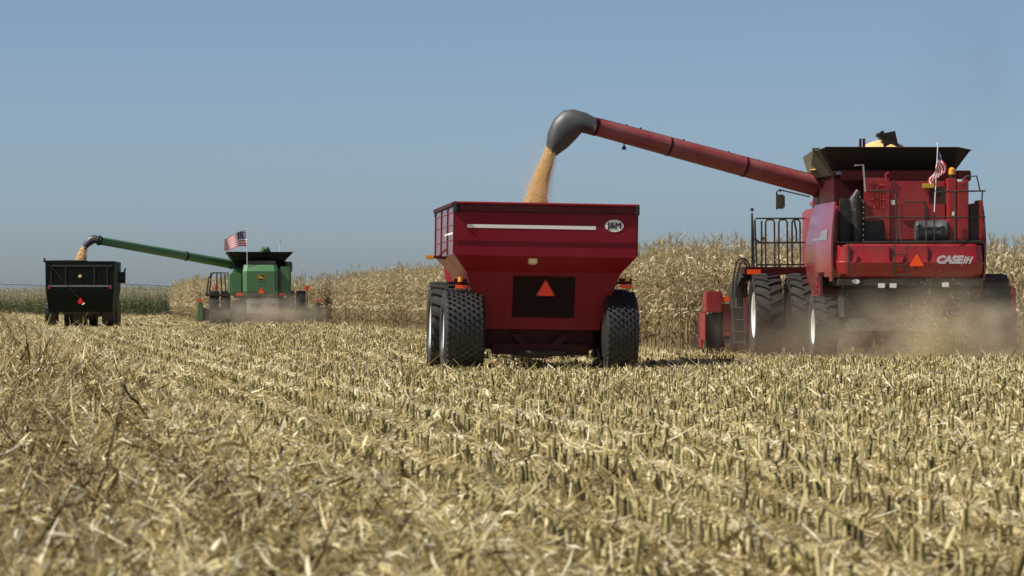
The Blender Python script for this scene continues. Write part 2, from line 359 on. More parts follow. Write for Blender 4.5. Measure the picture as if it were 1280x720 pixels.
# patchiness shared by tone and height
_ph = rng.uniform(0, 6.28, (10, 3)); _fr = rng.normal(0, 1, (10, 2)) * np.array([0.8] * 5 + [2.5] * 5)[:, None]
def patch(x, y): return sum(np.sin(x * _fr[i, 0] + y * _fr[i, 1] * 0.6 + _ph[i, 0]) for i in range(10)) / 4.5
_rt = rng.normal(0, 1, 400)
def band(u):                                      # swath-wide bands of paler and darker trash, plus row-by-row chance
    k = np.floor(u / 0.762).astype(int) + 150
    return .7 * np.sin(u * 2 * np.pi / 4.57 + 1.0) + .6 * _rt[np.clip(k, 0, 399)]  # (tone only)
S = Soup()
for d0, d1, dens, ls, ws, ns in ((11, 24, 2900, .48, .46, 3), (24, 42, 1300, .58, .60, 2), (42, 85, 340, .95, 1.0, 2), (85, 150, 75, 1.4, 1.7, 1), (150, 310, 14, 2.4, 3.0, 1)):
    x, y = scatter(d0, d1, dens); n = len(x); u = xy2u(x, y); deep = 1 / (1 + np.exp(-(LEFT_U - u + rng.normal(0, .35, n)) / 0.35))
    rowd = np.abs((u / 0.762) % 1 - 0.5) * 2        # 0 on the row, 1 between rows
    keep = rng.random(n) < (np.clip(rowd * 1.6 - .25, .04, 1) + deep); x, y, u, deep, rowd = [a[keep] for a in (x, y, u, deep, rowd)]; n = len(x)
    kind = rng.random(n); husk = kind < 0.22
    L = np.where(husk, rng.uniform(.07, .19, n), rng.gamma(2.2, .065, n) + .04) * ls ** 0.8
    W = np.where(husk, rng.uniform(.018, .05, n), rng.uniform(.006, .022, n)) * ws
    L = np.minimum(L * (1 + .6 * deep * (rng.random(n) < .5)), 0.75); az = rng.uniform(0, 6.283, n)
    hgt = (0.032 + 0.085 * deep + 0.02 * patch(x, y)) ; z = T(x, y) + np.abs(rng.normal(0, 1, n)) * np.maximum(hgt, .02) * (0.55 + .2 * deep)
    pitch = rng.normal(0.07, 0.18 + 0.30 * deep, n); curl = rng.normal(0.15, .3, n); roll = rng.normal(0, .7, n)
    tone = 0.53 + 0.14 * patch(x, y) + rng.normal(0, .30, n) + band(u) * .11 * (1 - deep) - 0.23 * deep * (rng.random(n) < .85) + 0.20 * husk + 0.04 * (y > 42) + (rowd - .55) * (.26 - .10 * deep)
    S.add(*strips(x, y, z, L, W, az, pitch, curl, roll, tone, ns))
# upright wisps: broken leaves and stalk tips that poke out of the mat
for d0, d1, dens in ((11, 30, 70), (30, 70, 12), (70, 140, 2)):
    x, y = scatter(d0, d1, dens); n = len(x); u = xy2u(x, y); deep = 1 / (1 + np.exp(-(LEFT_U - u) / 0.4)); k = rng.random(n) < .35 + .65 * deep
    x, y, deep = x[k], y[k], deep[k]; n = len(x)
    S.add(*strips(x, y, T(x, y), rng.uniform(.10, .30, n) * (0.5 + .6 * deep), rng.uniform(.006, .02, n) * (1 + y / 90), rng.uniform(0, 6.28, n), rng.uniform(.4, 1.4, n), rng.uniform(0, .5, n), rng.normal(0, 1, n), rng.normal(.5, .2, n), 3))
tag(S.build('corn_residue', RESID), kind='stuff', label='chopped straw coloured corn leaves and husks covering the harvested ground', cat='crop residue')

# ------------------------------------------------------------------ stubble
def stubs(x, y, z, h, r, lean, az, tone, n=5):
    m = len(x); V = []; top = np.stack([np.cos(az) * np.sin(lean), np.sin(az) * np.sin(lean), np.cos(lean)], 1) * h[:, None]
    p = np.stack([x, y, z - .02], 1)
    for f, rad in ((0, 1.15), (1, .95)):
        for k in range(n):
            a = 6.2832 * k / n
            j = rng.normal(0, .012, m) if f else 0
            V.append(p + top * f + np.stack([np.cos(a) * r * rad, np.sin(a) * r * rad, j + r * 0], 1))
    V = np.stack(V, 1).reshape(-1, 3); b = np.arange(m) * 2 * n
    q = np.concatenate([np.stack([b + k, b + (k + 1) % n, b + n + (k + 1) % n, b + n + k], 1) for k in range(n)])
    capq = np.stack([b + n, b + n + 1, b + n + 2, b + n + 3], 1)
    return V, np.concatenate([q, capq]), np.repeat(np.clip(tone, 0, 1), 2 * n)
S = Soup()
for u0 in range(-62, 90):
    u = u0 * 0.762 + 0.381
    t = np.arange(10, 300, 0.12); t = t + rng.normal(0, .045, len(t)); uu = u + rng.normal(0, .026, len(t)) + 0.03 * np.sin(t * .25 + u0)
    x, y = uv2xy(uu, t); k = (np.abs(x) < .152 * y + 2.2) & (y > 11) & ~standing(x, y) & (rng.random(len(x)) < np.where(y < 120, .93, .5))
    x, y, uu = x[k], y[k], uu[k]; n = len(x)
    if not n: continue
    deep = uu < LEFT_U; keep = ~(deep & (rng.random(n) < .45)); x, y, deep = x[keep], y[keep], deep[keep]; n = len(x)
    h = np.clip(rng.normal(.126, .034, n), .035, .22) * np.where(deep, .85, 1); r = rng.uniform(.011, .017, n) * (1 + np.maximum(y - 60, 0) / 120)
    S.add(*stubs(x, y, T(x, y), h, r, np.abs(rng.normal(0, .20, n)) + (rng.random(n) < .10) * .7, rng.uniform(0, 6.28, n), rng.normal(.42, .26, n)))
    # upright split sheaths beside the stubs
    k = (y < 130) & (rng.random(n) < .9); xs, ys = np.repeat(x[k], 2), np.repeat(y[k], 2); m = len(xs)
    if m:
        S.add(*strips(xs + rng.normal(0, .022, m), ys + rng.normal(0, .05, m), T(xs, ys), np.repeat(h[k], 2) * rng.uniform(.5, 1.15, m), rng.uniform(.008, .018, m) * (1 + ys / 100), rng.uniform(0, 6.28, m), rng.uniform(.75, 1.5, m), rng.uniform(0, .25, m), rng.normal(0, 1, m), rng.normal(.40, .25, m), 1))
    # torn sheath leaf clinging to each stub, near the camera only
    k = (y < 60) & (rng.random(n) < .75); xs, ys = x[k], y[k]; m = len(xs)
    if m:
        v_, q_, t_ = strips(xs, ys, T(xs, ys) + rng.uniform(.02, .1, m), rng.uniform(.07, .2, m), rng.uniform(.012, .03, m), rng.uniform(0, 6.28, m), rng.uniform(.5, 1.4, m), rng.uniform(0, .6, m), rng.normal(0, 1, m), rng.normal(.62, .2, m), 2)
        S.add(v_, q_, t_)
tag(S.build('corn_stubble', STUBM), kind='stuff', label='rows of cut greenish corn stubs standing in the harvested field', cat='stubble')

# ------------------------------------------------------------------ loose stalks lying in the foreground, each a thing
def stalk_thing(p, q, r, tone, label, leafy=True):
    p, q = Vector(p), Vector(q); n = 9; d = q - p; sidev = d.cross(Vector((0, 0, 1))).normalized()
    pts = [p + d * (i / n) + sidev * 0.03 * math.sin(i * .9) * d.length + Vector((0, 0, .02 * math.sin(i * 1.7))) for i in range(n + 1)]
    bm = BM(); rs = []; ps = []
    for i, a in enumerate(pts):
        rs.append(r * (1 - .4 * i / n) * (1.25 if i % 3 == 1 else 1)); ps.append(a - p)
    tube(bm, ps, rs, 8); base = 0
    me_name = 'corn_stalk'
    bmesh.ops.recalc_face_normals(bm, faces=bm.faces); me = bpy.data.meshes.new(me_name); bm.to_mesh(me); bm.free(); me.shade_smooth()
    a = me.attributes.new('tone', 'FLOAT', 'POINT'); a.data.foreach_set('value', [tone] * len(me.vertices)); me.materials.append(STUBM if tone > .45 else RESID)
    o = root(me_name, label, 'cut stalk', p); c = bpy.data.objects.new('stalk', me); link(c, o)
    if leafy:
        m = 5; ii = rng.integers(1, n, m); L_ = rng.uniform(.12, .3, m)
        P_ = np.array([list(pts[i] - p) for i in ii])
        v_, q_, t_ = strips(P_[:, 0], P_[:, 1], P_[:, 2], L_, rng.uniform(.015, .03, m), rng.uniform(0, 6.28, m), rng.uniform(-.1, .8, m), rng.uniform(.2, .9, m), rng.normal(0, 1, m), rng.normal(.6, .15, m), 4)
        npmesh('torn_leaves', v_, q_, RESID, t_, o)
def fg(u, v, z=0.1):                              # ground point seen at u, v
    D = FPX * (CAM_H - z) / (v - HOR); return Vector(((u - 640) / FPX * D, D, z))
def fgu(u, v, D): return Vector(((u - 640) / FPX * D, D, CAM_H + (HOR - v) / FPX * D))
D_ = FPX * CAM_H / (640 - HOR)
stalk_thing(fg(322, 625, .04), fgu(296, 518, fg(322, 625).y + .5), .009, .8, 'pale broken corn stalk leaning upright left of centre in the foreground')
stalk_thing(fg(345, 618, .1), fg(437, 594, .14), .014, .5, 'long greenish corn stalk lying across the residue in the left foreground')
stalk_thing(fgu(150, 478, 33.0), fg(192, 530, .06), .013, .12, 'dark brown forked corn stalk sticking up in the left foreground')
stalk_thing(fg(28, 678, .12), fg(75, 705, .1), .014, .75, 'short pale yellow corn stalk piece lying at the bottom left corner')
stalk_thing(fg(0, 625, .1), fg(60, 596, .18), .010, .3, 'thin brown corn stalk lying at the left edge of the field')
stalk_thing(fgu(966, 522, 30.5), fg(977, 545, .05), .013, .08, 'short dark brown corn stalk poking up right of the field centre')
stalk_thing(fgu(1276, 532, 28), fg(1262, 560, .05), .010, .2, 'small dark stalk leaning at the right edge of the stubble')

# ================================================================== STANDING CORN
def corn_parts(seed, green=False):
    g = np.random.default_rng(seed); H = g.uniform(2.35, 2.75); lean = g.normal(0, .04, 2)
    def ax(z): return np.array([lean[0] * z * z / 3, lean[1] * z * z / 3, z])
    S1 = Soup()
    zs = [0, .5, 1.1, 1.7, 2.2, H]; V = []; n = 4
    for i, z in enumerate(zs):
        r = .014 * (1 - .7 * z / H)
        for k in range(n): V.append(ax(z) + [r * math.cos(k * 1.571), r * math.sin(k * 1.571), 0])
    Q = [[i * n + k, i * n + (k + 1) % n, (i + 1) * n + (k + 1) % n, (i + 1) * n + k] for i in range(len(zs) - 1) for k in range(n)]
    S1.add(np.array(V), np.array(Q), np.full(len(V), .5))
    S2 = Soup(); pa = g.uniform(0, 6.28)
    for i in range(15):
        z = .25 + i * (H - .45) / 15 + g.normal(0, .04); az = pa + (i % 2) * math.pi + g.normal(0, .5); Lf = g.uniform(.35, .72) * (1 - .25 * abs(i - 7) / 8); W = g.uniform(.028, .058)
        up = g.uniform(.5, 1.25); V = []; p = ax(z); s = np.array([-math.sin(az), math.cos(az), 0]); ang = up; tw = g.normal(0, .5)
        nseg = 5; broken = g.random() < .45
        for k in range(nseg + 1):
            wd = W * [.7, 1, 1, .85, .6, .08][k] / 2; f = k / nseg; ss = s * math.cos(tw * f * 2) + np.array([0, 0, 1]) * math.sin(tw * f * 2)
            V += [p - ss * wd, p + ss * wd]
            p = p + np.array([math.cos(az) * math.cos(ang), math.sin(az) * math.cos(ang), math.sin(ang)]) * Lf / nseg
            ang -= (up + (2.2 if broken else 1.4)) / nseg * (1.1 if k > 0 else .5); ang = max(ang, -1.5)
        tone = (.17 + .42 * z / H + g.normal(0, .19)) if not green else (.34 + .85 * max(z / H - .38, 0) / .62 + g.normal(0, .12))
        S2.add(np.array(V), np.array([[2 * k, 2 * k + 1, 2 * k + 3, 2 * k + 2] for k in range(nseg)]), np.full(len(V), np.clip(tone, 0, 1)))
    # ear in its husk, hanging
    S3 = Soup(); z = g.uniform(1.0, 1.25); az = g.uniform(0, 6.28); p = ax(z); d = np.array([math.cos(az) * .7, math.sin(az) * .7, g.uniform(-.9, .5)]); d /= np.linalg.norm(d)
    a = np.cross(d, [0, 0, 1.]); a /= np.linalg.norm(a); b = np.cross(d, a); V = []
    for f, r in ((0, .012), (.2, .03), (.6, .03), (1, .006)):
        for k in range(5): V.append(p + d * .25 * f + (a * math.cos(k * 1.2566) + b * math.sin(k * 1.2566)) * r)
    S3.add(np.array(V), np.array([[i * 5 + k, i * 5 + (k + 1) % 5, (i + 1) * 5 + (k + 1) % 5, (i + 1) * 5 + k] for i in range(3) for k in range(5)]), np.full(len(V), .85 if not green else .6))
    S4 = Soup(); n = 7; p = ax(H); L = g.uniform(.14, .3, n); pit = g.uniform(.7, 1.5, n)
    S4.add(*strips(np.full(n, p[0]), np.full(n, p[1]), np.full(n, H - .03), L, np.full(n, .014), g.uniform(0, 6.28, n), pit, g.uniform(0, .3, n), g.normal(0, 1, n), np.full(n, .55 if not green else .85) + g.normal(0, .1, n), 2))
    out = []
    for s in (S1, S2, S3, S4): out.append((np.concatenate(s.v), np.concatenate(s.q), np.concatenate(s.t)))
    return out
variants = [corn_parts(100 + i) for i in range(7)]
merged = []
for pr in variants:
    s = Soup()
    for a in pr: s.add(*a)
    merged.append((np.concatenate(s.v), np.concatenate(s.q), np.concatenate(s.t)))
def instances(P, mats, S, wide=1.0):
    """merge copies of the plant meshes standing at P"""
    n = len(P); which = rng.integers(0, len(mats), n)
    for k, (v, q, t) in enumerate(mats):
        idx = np.nonzero(which == k)[0]; m = len(idx)
        if not m: continue
        th = rng.uniform(0, 6.28, m); c, s = np.cos(th)[:, None], np.sin(th)[:, None]; sz = P[idx, 3][:, None]
        X = (v[None, :, 0] * c - v[None, :, 1] * s) * sz * wide + P[idx, 0][:, None]; Y = (v[None, :, 0] * s + v[None, :, 1] * c) * sz * wide + P[idx, 1][:, None]
        Z = v[None, :, 2] * sz + P[idx, 2][:, None]; V = np.stack([X, Y, Z], -1).reshape(-1, 3)
        Q = (q[None] + (np.arange(m) * len(v))[:, None, None]).reshape(-1, 4)
        tn = np.clip(t[None] + rng.normal(0, .10, m)[:, None] + 0.10 * patch(P[idx, 0], P[idx, 1])[:, None], 0, 1).reshape(-1)
        S.add(V, Q, tn)
def corn_positions():
    out = []
    for i in range(-7, 46):
        u = EDGE_U + .1 + i * .762
        t = np.arange(60, 297, .17); t = t + rng.normal(0, .03, len(t)); x, y = uv2xy(np.full(len(t), u) + rng.normal(0, .03, len(t)), t)
        k = standing(x, y) & (x < .152 * y + 2.5) & (y > 60)
        # rows behind the first ones are only worth planting near a visible face
        face = np.where(u < EDGE_U + 8.2, t - 81.2, 1e9)
        du = u - edge_u(t); near_edge = (du < 6.5) & (du > 0); face = np.where(du > 0, np.minimum(face, np.where(t > 203, t - 203, 1e9)), 1e9); k &= near_edge | (face < 6.5) | ((u >= EDGE_U + 8.2) & (u < EDGE_U + 8.2 + 6 * .762)) | ((u >= EDGE_U + 8.2) & (t < 95) & (rng.random(len(t)) < .6))
        k &= (rng.random(len(t)) < np.where(y > 170, .7, .95))
        sz = .945 + 0.05 * np.sin(t * .4 + i) * .6 + rng.normal(0, .045, len(t))
        out.append(np.stack([x, y, T(x, y), sz], 1)[k])
    for j in range(8):                            # end of the field: the block's far left end
        pass
    return np.concatenate(out)
P = corn_positions()
# which 300 show largest: the outermost plants nearest the camera, not behind the machines
u = xy2u(P[:, 0], P[:, 1]); pxs = 640 + FPX * P[:, 0] / P[:, 1]
tt = -P[:, 0] * sR + P[:, 1] * cR; score = P[:, 1] + 9 * (u - edge_u(tt)) / .762
vis = ((pxs > 797) & (pxs < 935)) | ((pxs > 1236) & (pxs < 1285) & (u > EDGE_U + 8.1)) | ((pxs > 405) & (pxs < 532))
score = np.where((pxs > 935), P[:, 1] + 6 * ((u - EDGE_U - 8.2) / .762), score)
score = np.where(vis, score, 1e9); order = np.argsort(score); ind = order[:300]; rest = order[300:]
print('corn plants', len(P))
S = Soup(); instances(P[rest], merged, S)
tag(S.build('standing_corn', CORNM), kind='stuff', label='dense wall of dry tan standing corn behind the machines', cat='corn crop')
pmesh = []
for pr in variants:
    row = []
    for nm, (v, q, t) in zip(('stalk', 'leaves', 'ear', 'tassel'), pr):
        o = npmesh(nm, v, q, CORNM, t); row.append(o.data); bpy.data.objects.remove(o)
    pmesh.append(row)
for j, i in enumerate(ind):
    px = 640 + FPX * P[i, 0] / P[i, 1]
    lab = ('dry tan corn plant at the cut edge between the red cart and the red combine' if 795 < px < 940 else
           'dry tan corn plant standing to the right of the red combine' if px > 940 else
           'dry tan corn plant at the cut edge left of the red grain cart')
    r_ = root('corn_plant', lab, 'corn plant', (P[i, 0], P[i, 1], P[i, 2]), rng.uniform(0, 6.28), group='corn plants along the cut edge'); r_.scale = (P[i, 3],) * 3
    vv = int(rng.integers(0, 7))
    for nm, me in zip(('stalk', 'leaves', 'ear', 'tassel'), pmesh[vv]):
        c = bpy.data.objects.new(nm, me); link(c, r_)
# greener corn across the far left
gv = []
for k in range(5):
    s = Soup()
    for a in corn_parts(300 + k, True): s.add(*a)
    gv.append((np.concatenate(s.v), np.concatenate(s.q), np.concatenate(s.t)))
gp_ = []
for i in range(16):
    x = np.arange(-100, -20, .24); x = x + rng.normal(0, .05, len(x)); y = np.full(len(x), 322 + i * .9) + rng.normal(0, .1, len(x)) - x * .02
    gp_.append(np.stack([x, y, np.zeros(len(x)), np.full(len(x), .93) + rng.normal(0, .05, len(x)) + .04 * np.sin(x * .3)], 1))
S = Soup(); instances(np.concatenate(gp_), gv, S, wide=1.3)
tag(S.build('green_corn', GCORN), kind='stuff', label='belt of greener corn along the far left horizon', cat='corn crop')

# ================================================================== IRRIGATION PIVOT
ir = root('irrigation_pivot', 'long thin irrigation pipe raised above the far green corn on the left', 'irrigation pivot', (-80, 560, 0))
bm = BM(); bt = BM(); bs = BM(); bw = BM(); bo = BM()
yp = 560; zz = 3.9; x0, x1 = -12, 62; span = 18.5; n = 4
for k in range(n):
    a = x0 + k * span; pts = []
    for i in range(13):
        f = i / 12; pts.append((a + span * f, 0, zz + .28 * math.sin(math.pi * f)))
    tube(bm, pts, .12, 6)
    for i in range(1, 12):
        p = Vector(pts[i]); tube(bs, [p, p + Vector((0, 0, .26))], .05, 4); tube(bs, [p + Vector((0, -.03, .25)), p + Vector((.22, -.03, .16))], .05, 4)
    for i in range(12):
        tube(bt, [Vector(pts[i]) + Vector((0, -.4, -.45)), Vector(pts[i + 1]) + Vector((0, 0, -.05))], .03, 4)
    for s in (-1, 1): tube(bo, [(a, 0, zz), (a, s * 2, .5)], .07, 5)
    lathe_x(bw, [(-.15, .35), (-.18, .55), (.18, .55), (.15, .35)], a, -2, .55, 16); lathe_x(bw, [(-.15, .35), (-.18, .55), (.18, .55), (.15, .35)], a, 2, .55, 16)
part('pipe', bm, GLVN, ir); part('truss', bt, GLVN, ir); part('sprinklers', bs, GLVN, ir); part('tower_legs', bo, GLVN, ir); part('tower_wheels', bw, TYRE, ir)

# ================================================================== TRACTOR (mostly hidden in front of each cart)
def tractor(name, label, loc, rz, paint, rimmat, sc_=1.0):
    t = root(name, label, 'tractor', loc, rz); t.scale = (sc_,) * 3
    bm = BM(); box(bm, -.35, .35, 0.2, 4.6, .75, 1.25, .05); box(bm, -.9, .9, .3, .8, .8, 1.1, .05); box(bm, -.95, .95, 3.7, 4.0, .65, .9, .04); box(bm, -.1, .1, -1.4, .2, .45, .6, .02)
    part('chassis', bm, BLK, t)
    bm = BM(); loft(bm, [rect(-.45, .45, 1.7, 4.7, 1.2), rect(-.47, .47, 1.7, 4.75, 1.75), rect(-.38, .38, 1.7, 4.6, 2.0), rect(-.25, .25, 1.7, 4.4, 2.08)]); part('hood', bm, paint, t)
    for s in (-1, 1):
        bm = BM(); tube(bm, [(s * 1.0, -.35, 1.45), (s * 1.0, 0, 1.9), (s * 1.0, .6, 2.02), (s * 1.0, 1.2, 1.85)], .28, 6); part('fender', bm, paint, t)
    bm = BM(); loft(bm, [rect(-.75, .75, -.1, 1.6, 1.2, .1), rect(-.82, .82, -.15, 1.65, 2.3, .1), rect(-.72, .72, 0, 1.5, 2.75, .1)]); cab = part('cab', bm, GLASS, t)
    bm = BM(); box(bm, -.8, .8, -.15, 1.65, 2.75, 2.92, .06); part('roof', bm, paint, cab)
    for s in (-1, 1):
        wheel(t, s * 1.0, .55, .92, .5, s, 'lug', rimmat); wheel(t, s * .95, 3.9, .66, .4, s, 'lug', rimmat)
    bm = BM(); tube(bm, [(.5, 2.0, 1.9), (.5, 2.0, 2.75)], .05, 8); part('exhaust_pipe', bm, BLK, t)
    return t

# ================================================================== RED GRAIN CART
ct = root('grain_cart', 'dark red grain cart with white stripe and oval badge filled by the red combine', 'grain cart', (0.64, 71.0, -0.19), R(5), R(0.9))
cp = frame_at(ct)
def hopper(hw, ybk, yfr, zt, zk, zm, zb, parent, paint, name='hopper', mid_hw=None, bot_hw=None):
    """open box: vertical upper walls above zk, steep hopper walls below"""
    m_, b_ = mid_hw, bot_hw; bm = BM(); t = .05
    secs = [rect(-b_, b_, ybk + .62, yfr - 1.5, zb), rect(-b_, b_, ybk + .60, yfr - 1.45, zb + .17), rect(-m_, m_, ybk + .38, yfr - .6, zm), rect(-hw, hw, ybk, yfr, zk), rect(-hw, hw, ybk, yfr, zt)]
    inn = [rect(-hw + t, hw - t, ybk + t, yfr - t, zt), rect(-hw + t, hw - t, ybk + t, yfr - t, zk + .02), rect(-m_ + .06, m_ - .06, ybk + .46, yfr - .68, zm + .04), rect(-b_ + .2, b_ - .2, ybk + .8, yfr - 1.7, zb + .2)]
    loft(bm, secs + inn); return part(name, bm, paint, parent, smooth=20)
zt, zk, zm, zb = 3.33, 2.32, 2.0, .84
hop = hopper(1.84, 0, 5.8, zt, zk, zm, zb, ct, RED, mid_hw=1.58, bot_hw=1.2)
bm = BM()                                         # pressed seams round the upper box
for z in (2.62, 3.18):
    for a in ((-1.86, 1.86, -.02, .0), (-1.86, 1.86, 5.8, 5.82)): box(bm, a[0], a[1], a[2], a[3], z - .012, z + .012, .004)
    for s in (-1, 1): box(bm, s * 1.85 - .012, s * 1.85 + .012, 0, 5.8, z - .012, z + .012, .004)
for s in (-1, 1):
    box(bm, s * 1.85 - .012, s * 1.85 + .012, 0, 5.8, 2.92, 2.94, .004)
    for y in (0.05, 1.9, 3.8, 5.7): box(bm, s * 1.86 - .015, s * 1.86 + .015, y - .04, y + .04, 2.34, 3.32, .006)
part('seam', bm, RED, ct)
SIDEG = dusty('cart_side_gloss', (0.17, 0.002, 0.010), 0.22, dust=(.2, .09, .06), amount=.1, coat=1.0)
for s in (-1, 1):
    bm = BM(); box(bm, s * 1.845 - .006, s * 1.845 + .006, .02, 5.78, zk + .01, zt - .01); part('side_panel', bm, SIDEG, ct)
bm = BM()                                         # rail and tarp channel round the rim
box(bm, -1.88, 1.88, -.05, .0, 3.20, 3.345, .01); box(bm, -1.88, 1.88, 5.80, 5.86, 3.20, 3.36, .01)
for s in (-1, 1): box(bm, s * 1.88 - .03, s * 1.88 + .0, 0, 5.8, 3.30, 3.38, .01)
part('top_rail', bm, DRED, ct)
bm = BM(); tube(bm, [(-1.88, -.03, 3.37), (1.88, -.03, 3.37)], .028, 8)
part('rim_tube', bm, RED, ct)
for s in (-1, 1):
    bm = BM(); box(bm, s * 1.85 - .04, s * 1.85 + .04, -.075, -.052, 3.17, 3.39, .01)
    tube(bm, [(s * 1.85, -.075, 3.22), (s * 1.85, -.095, 3.22)], .02, 6); tube(bm, [(s * 1.85, -.075, 3.34), (s * 1.85, -.095, 3.34)], .02, 6)
    part('corner_bracket', bm, BLK, ct)
a = cp(581, 283.8, 0); b = cp(742, 283, 0); bm = BM(); box(bm, a.x, b.x, -.006, -.002, a.z - .035, a.z + .035)
part('white_stripe', bm, WHT, ct, smooth=0)
c_ = cp(765, 281, 0); bm = BM()
prism(bm, [(c_.x + .19 * math.cos(k * 2 * math.pi / 32), -.008, c_.z + .125 * math.sin(k * 2 * math.pi / 32)) for k in range(32)], (0, .006, 0)); bad = part('oval_badge', bm, WHT, ct, smooth=0)
textobj('badge_letters', 'J&M', BLKP, bad, (c_.x, -.012, c_.z), REAR, .17, .002, 0, .0, 1.0, heavy=.012)
# side lettering, small and blurred in the photograph
bm = BM(); box(bm, -1.866, -1.862, -0 + .3, 2.6, 2.74, 2.78); part('side_stripe', bm, WHT, ct, smooth=0)
def onslope(u, v):                                 # point on the lower rear slope
    f0 = cp(u, v, .38); f1 = cp(u, v, .6); z0, z1 = zm, zb + .17
    k = (z0 - f0.z) / (z0 - z1); y = .38 + k * .22; return cp(u, v, y)
bm = BM(); A, B = onslope(640, 346), onslope(716, 397); k = (B.y - A.y)
prism(bm, [(A.x, A.y - .014, A.z), (B.x, A.y - .014, A.z), (B.x, B.y - .014, B.z), (A.x, B.y - .014, B.z)], (0, -.012, 0)); part('access_panel', bm, dusty('panel_dark', (0.012, .002, .004), .6, amount=.02, spec=.15), ct, smooth=0)
tri = warning_triangle(ct, tuple(onslope(680, 359) + Vector((0, -.06, 0))), .42, centre=ORGR)
c_ = cp(663.5, 326.5, .12); bm = BM(); box(bm, c_.x - .10, c_.x + .10, .04, .09, c_.z - .075, c_.z + .075, .03); part('number_lamp', bm, CREAM, ct)
for s, u, v in ((-1, 575, 360), (1, 781, 356)):    # marker lamps on brackets over the wheels
    c_ = cp(u, v, .5); bm = BM(); tube(bm, [(c_.x, .55, c_.z + .06), (s * 1.45, .55, c_.z + .06)], .025, 6); box(bm, c_.x - .15, c_.x + .12, .53, .57, c_.z + .04, c_.z + .16, .01)
    m_ = part('lamp_bracket', bm, DRED, ct)
    bm = BM(); box(bm, c_.x - .12, c_.x + .11, .48, .52, c_.z - .04, c_.z + .035, .008); part('reflector', bm, ORG, m_)
    bm = BM(); tube(bm, [(c_.x + s * .02, .5, c_.z + .1), (c_.x + s * .02, .5, c_.z + .2)], .05, 10); part('lamp', bm, AMB, m_)
c_ = cp(540, 324, 2.5); bm = BM(); tube(bm, [(-1.84, 2.5, c_.z), (c_.x - .05, 2.5, c_.z + .02)], .03, 8); tube(bm, [(-1.84, 2.5, c_.z + .18), (-2.0, 2.5, c_.z + .02)], .02, 6); arm = part('marker_arm', bm, DRED, ct)
bm = BM(); box(bm, c_.x - .17, c_.x - .0, 2.44, 2.5, c_.z - .04, c_.z + .05, .012); part('lamp', bm, AMB, arm)
# undercarriage, its block raised to fill the gap below the hopper with darkness
bm = BM(); box(bm, -1.1, 1.1, .9, 4.6, .42, .90, .03); box(bm, -1.0, 1.0, .75, .9, .32, .55, .02); box(bm, -.18, .18, 4.6, 8.4, .5, .72, .03); box(bm, -1.35, 1.35, 1.55, 1.75, .5, .7, .02)
for s in (-1, 1): prism(bm, [(s * .4, .74, .74), (s * .62, .74, .74), (s * .2, .74, .34), (s * .05, .74, .34)], (0, .05, 0))
part('chassis', bm, DRED, ct)
bm = BM(); tube(bm, [(-.5, .7, .36), (.5, .7, .36)], .06, 8); box(bm, -.25, .15, .68, .72, .25, .31); part('rear_bar', bm, MUD, ct)
for s in (-1, 1):
    bm = BM(); tube(bm, [(s * 1.5, .9, .78), (s * 1.5, 2.9, .8)], .12, 8); part('walking_beam', bm, BLK, ct)
Rw = .86
wheel(ct, cp(575, 400, .9).x + .03, .85, .885, .84, -1, 'block', RIM, z0=-.11)
wheel(ct, cp(559, 400, 2.75).x - .02, 2.80, .95, .76, -1, 'lug', RIM, z0=-.1)
wheel(ct, cp(772, 400, .9).x + .0, .85, .885, .70, 1, 'block', RIM, z0=-.11)
wheel(ct, cp(760, 400, 2.75).x + .06, 2.80, .9, .66, 1, 'lug', RIM, z0=-.1)
# folding unload auger at the front corner
bm = BM(); tube(bm, [(-1.2, 6.1, .9), (-1.5, 6.2, 2.6), (-1.2, 6.2, 2.95)], .22, 14); part('unload_auger', bm, RED, ct)
bm = BM(); tube(bm, [(0, 7.3, .55), (0, 7.3, .1)], .05, 8); box(bm, -.15, .15, 7.2, 7.4, .06, .1); part('parking_jack', bm, BLK, ct)
cs, sn = math.cos(R(5)), math.sin(R(5))
tractor('tractor', 'red tractor pulling the red grain cart, glimpsed beneath it', (0.64 - 9.3 * sn, 71 + 9.3 * cs, -.05), R(5), CRED, RIM)

# ================================================================== RED COMBINE
co = root('combine_harvester', 'red combine harvester with black grain tank unloading corn in a dust cloud', 'combine harvester', (8.37, 74.0, 0), R(2.5))
q = frame_at(co)
def qx(u, y): return q(u, 300, y).x
def qz(v, y): return q(1130, v, y).z
XL, XR = qx(1046, 0), qx(1232, 0)
# rear hood: a wrap-around panel with rolled corners
def hoodsec(z, inset, y0, r=.22):
    x0, x1 = XL + inset, XR - inset
    pts = []
    for k in range(7):
        a = math.pi / 2 * k / 6; pts.append((x0 + r - r * math.cos(a), y0 + inset + r - r * math.sin(a), z))
    for k in range(7):
        a = math.pi / 2 * k / 6; pts.append((x1 - r + r * math.sin(a), y0 + inset + r - r * math.cos(a), z))
    return pts + [(x1, 2.6, z), (x0, 2.6, z)]
z0, z1 = qz(348, 0), qz(304, 0)
bm = BM(); loft(bm, [hoodsec(z0, .10, 0), hoodsec(z0 + .10, .03, 0), hoodsec(z0 + .34, 0, 0), hoodsec(z0 + .36, .012, 0), hoodsec(z1 - .05, .03, 0), hoodsec(z1, .07, 0)])
part('rear_hood', bm, CRED, co, smooth=30)
bm = BM(); box(bm, XL + .04, XR - .04, .02, 2.6, z0 - .16, z0 - .004, .02); part('hood_skirt', bm, MUD, co)
for u in (1062, 1112, 1160):
    bm = BM(); box(bm, qx(u, 0) - .006, qx(u, 0) + .006, -.003, .02, z0 + .36, z1 - .06); part('panel_gap', bm, BLKP, co, smooth=0)
a, b = q(1170, 331, 0), q(1217, 319, 0)
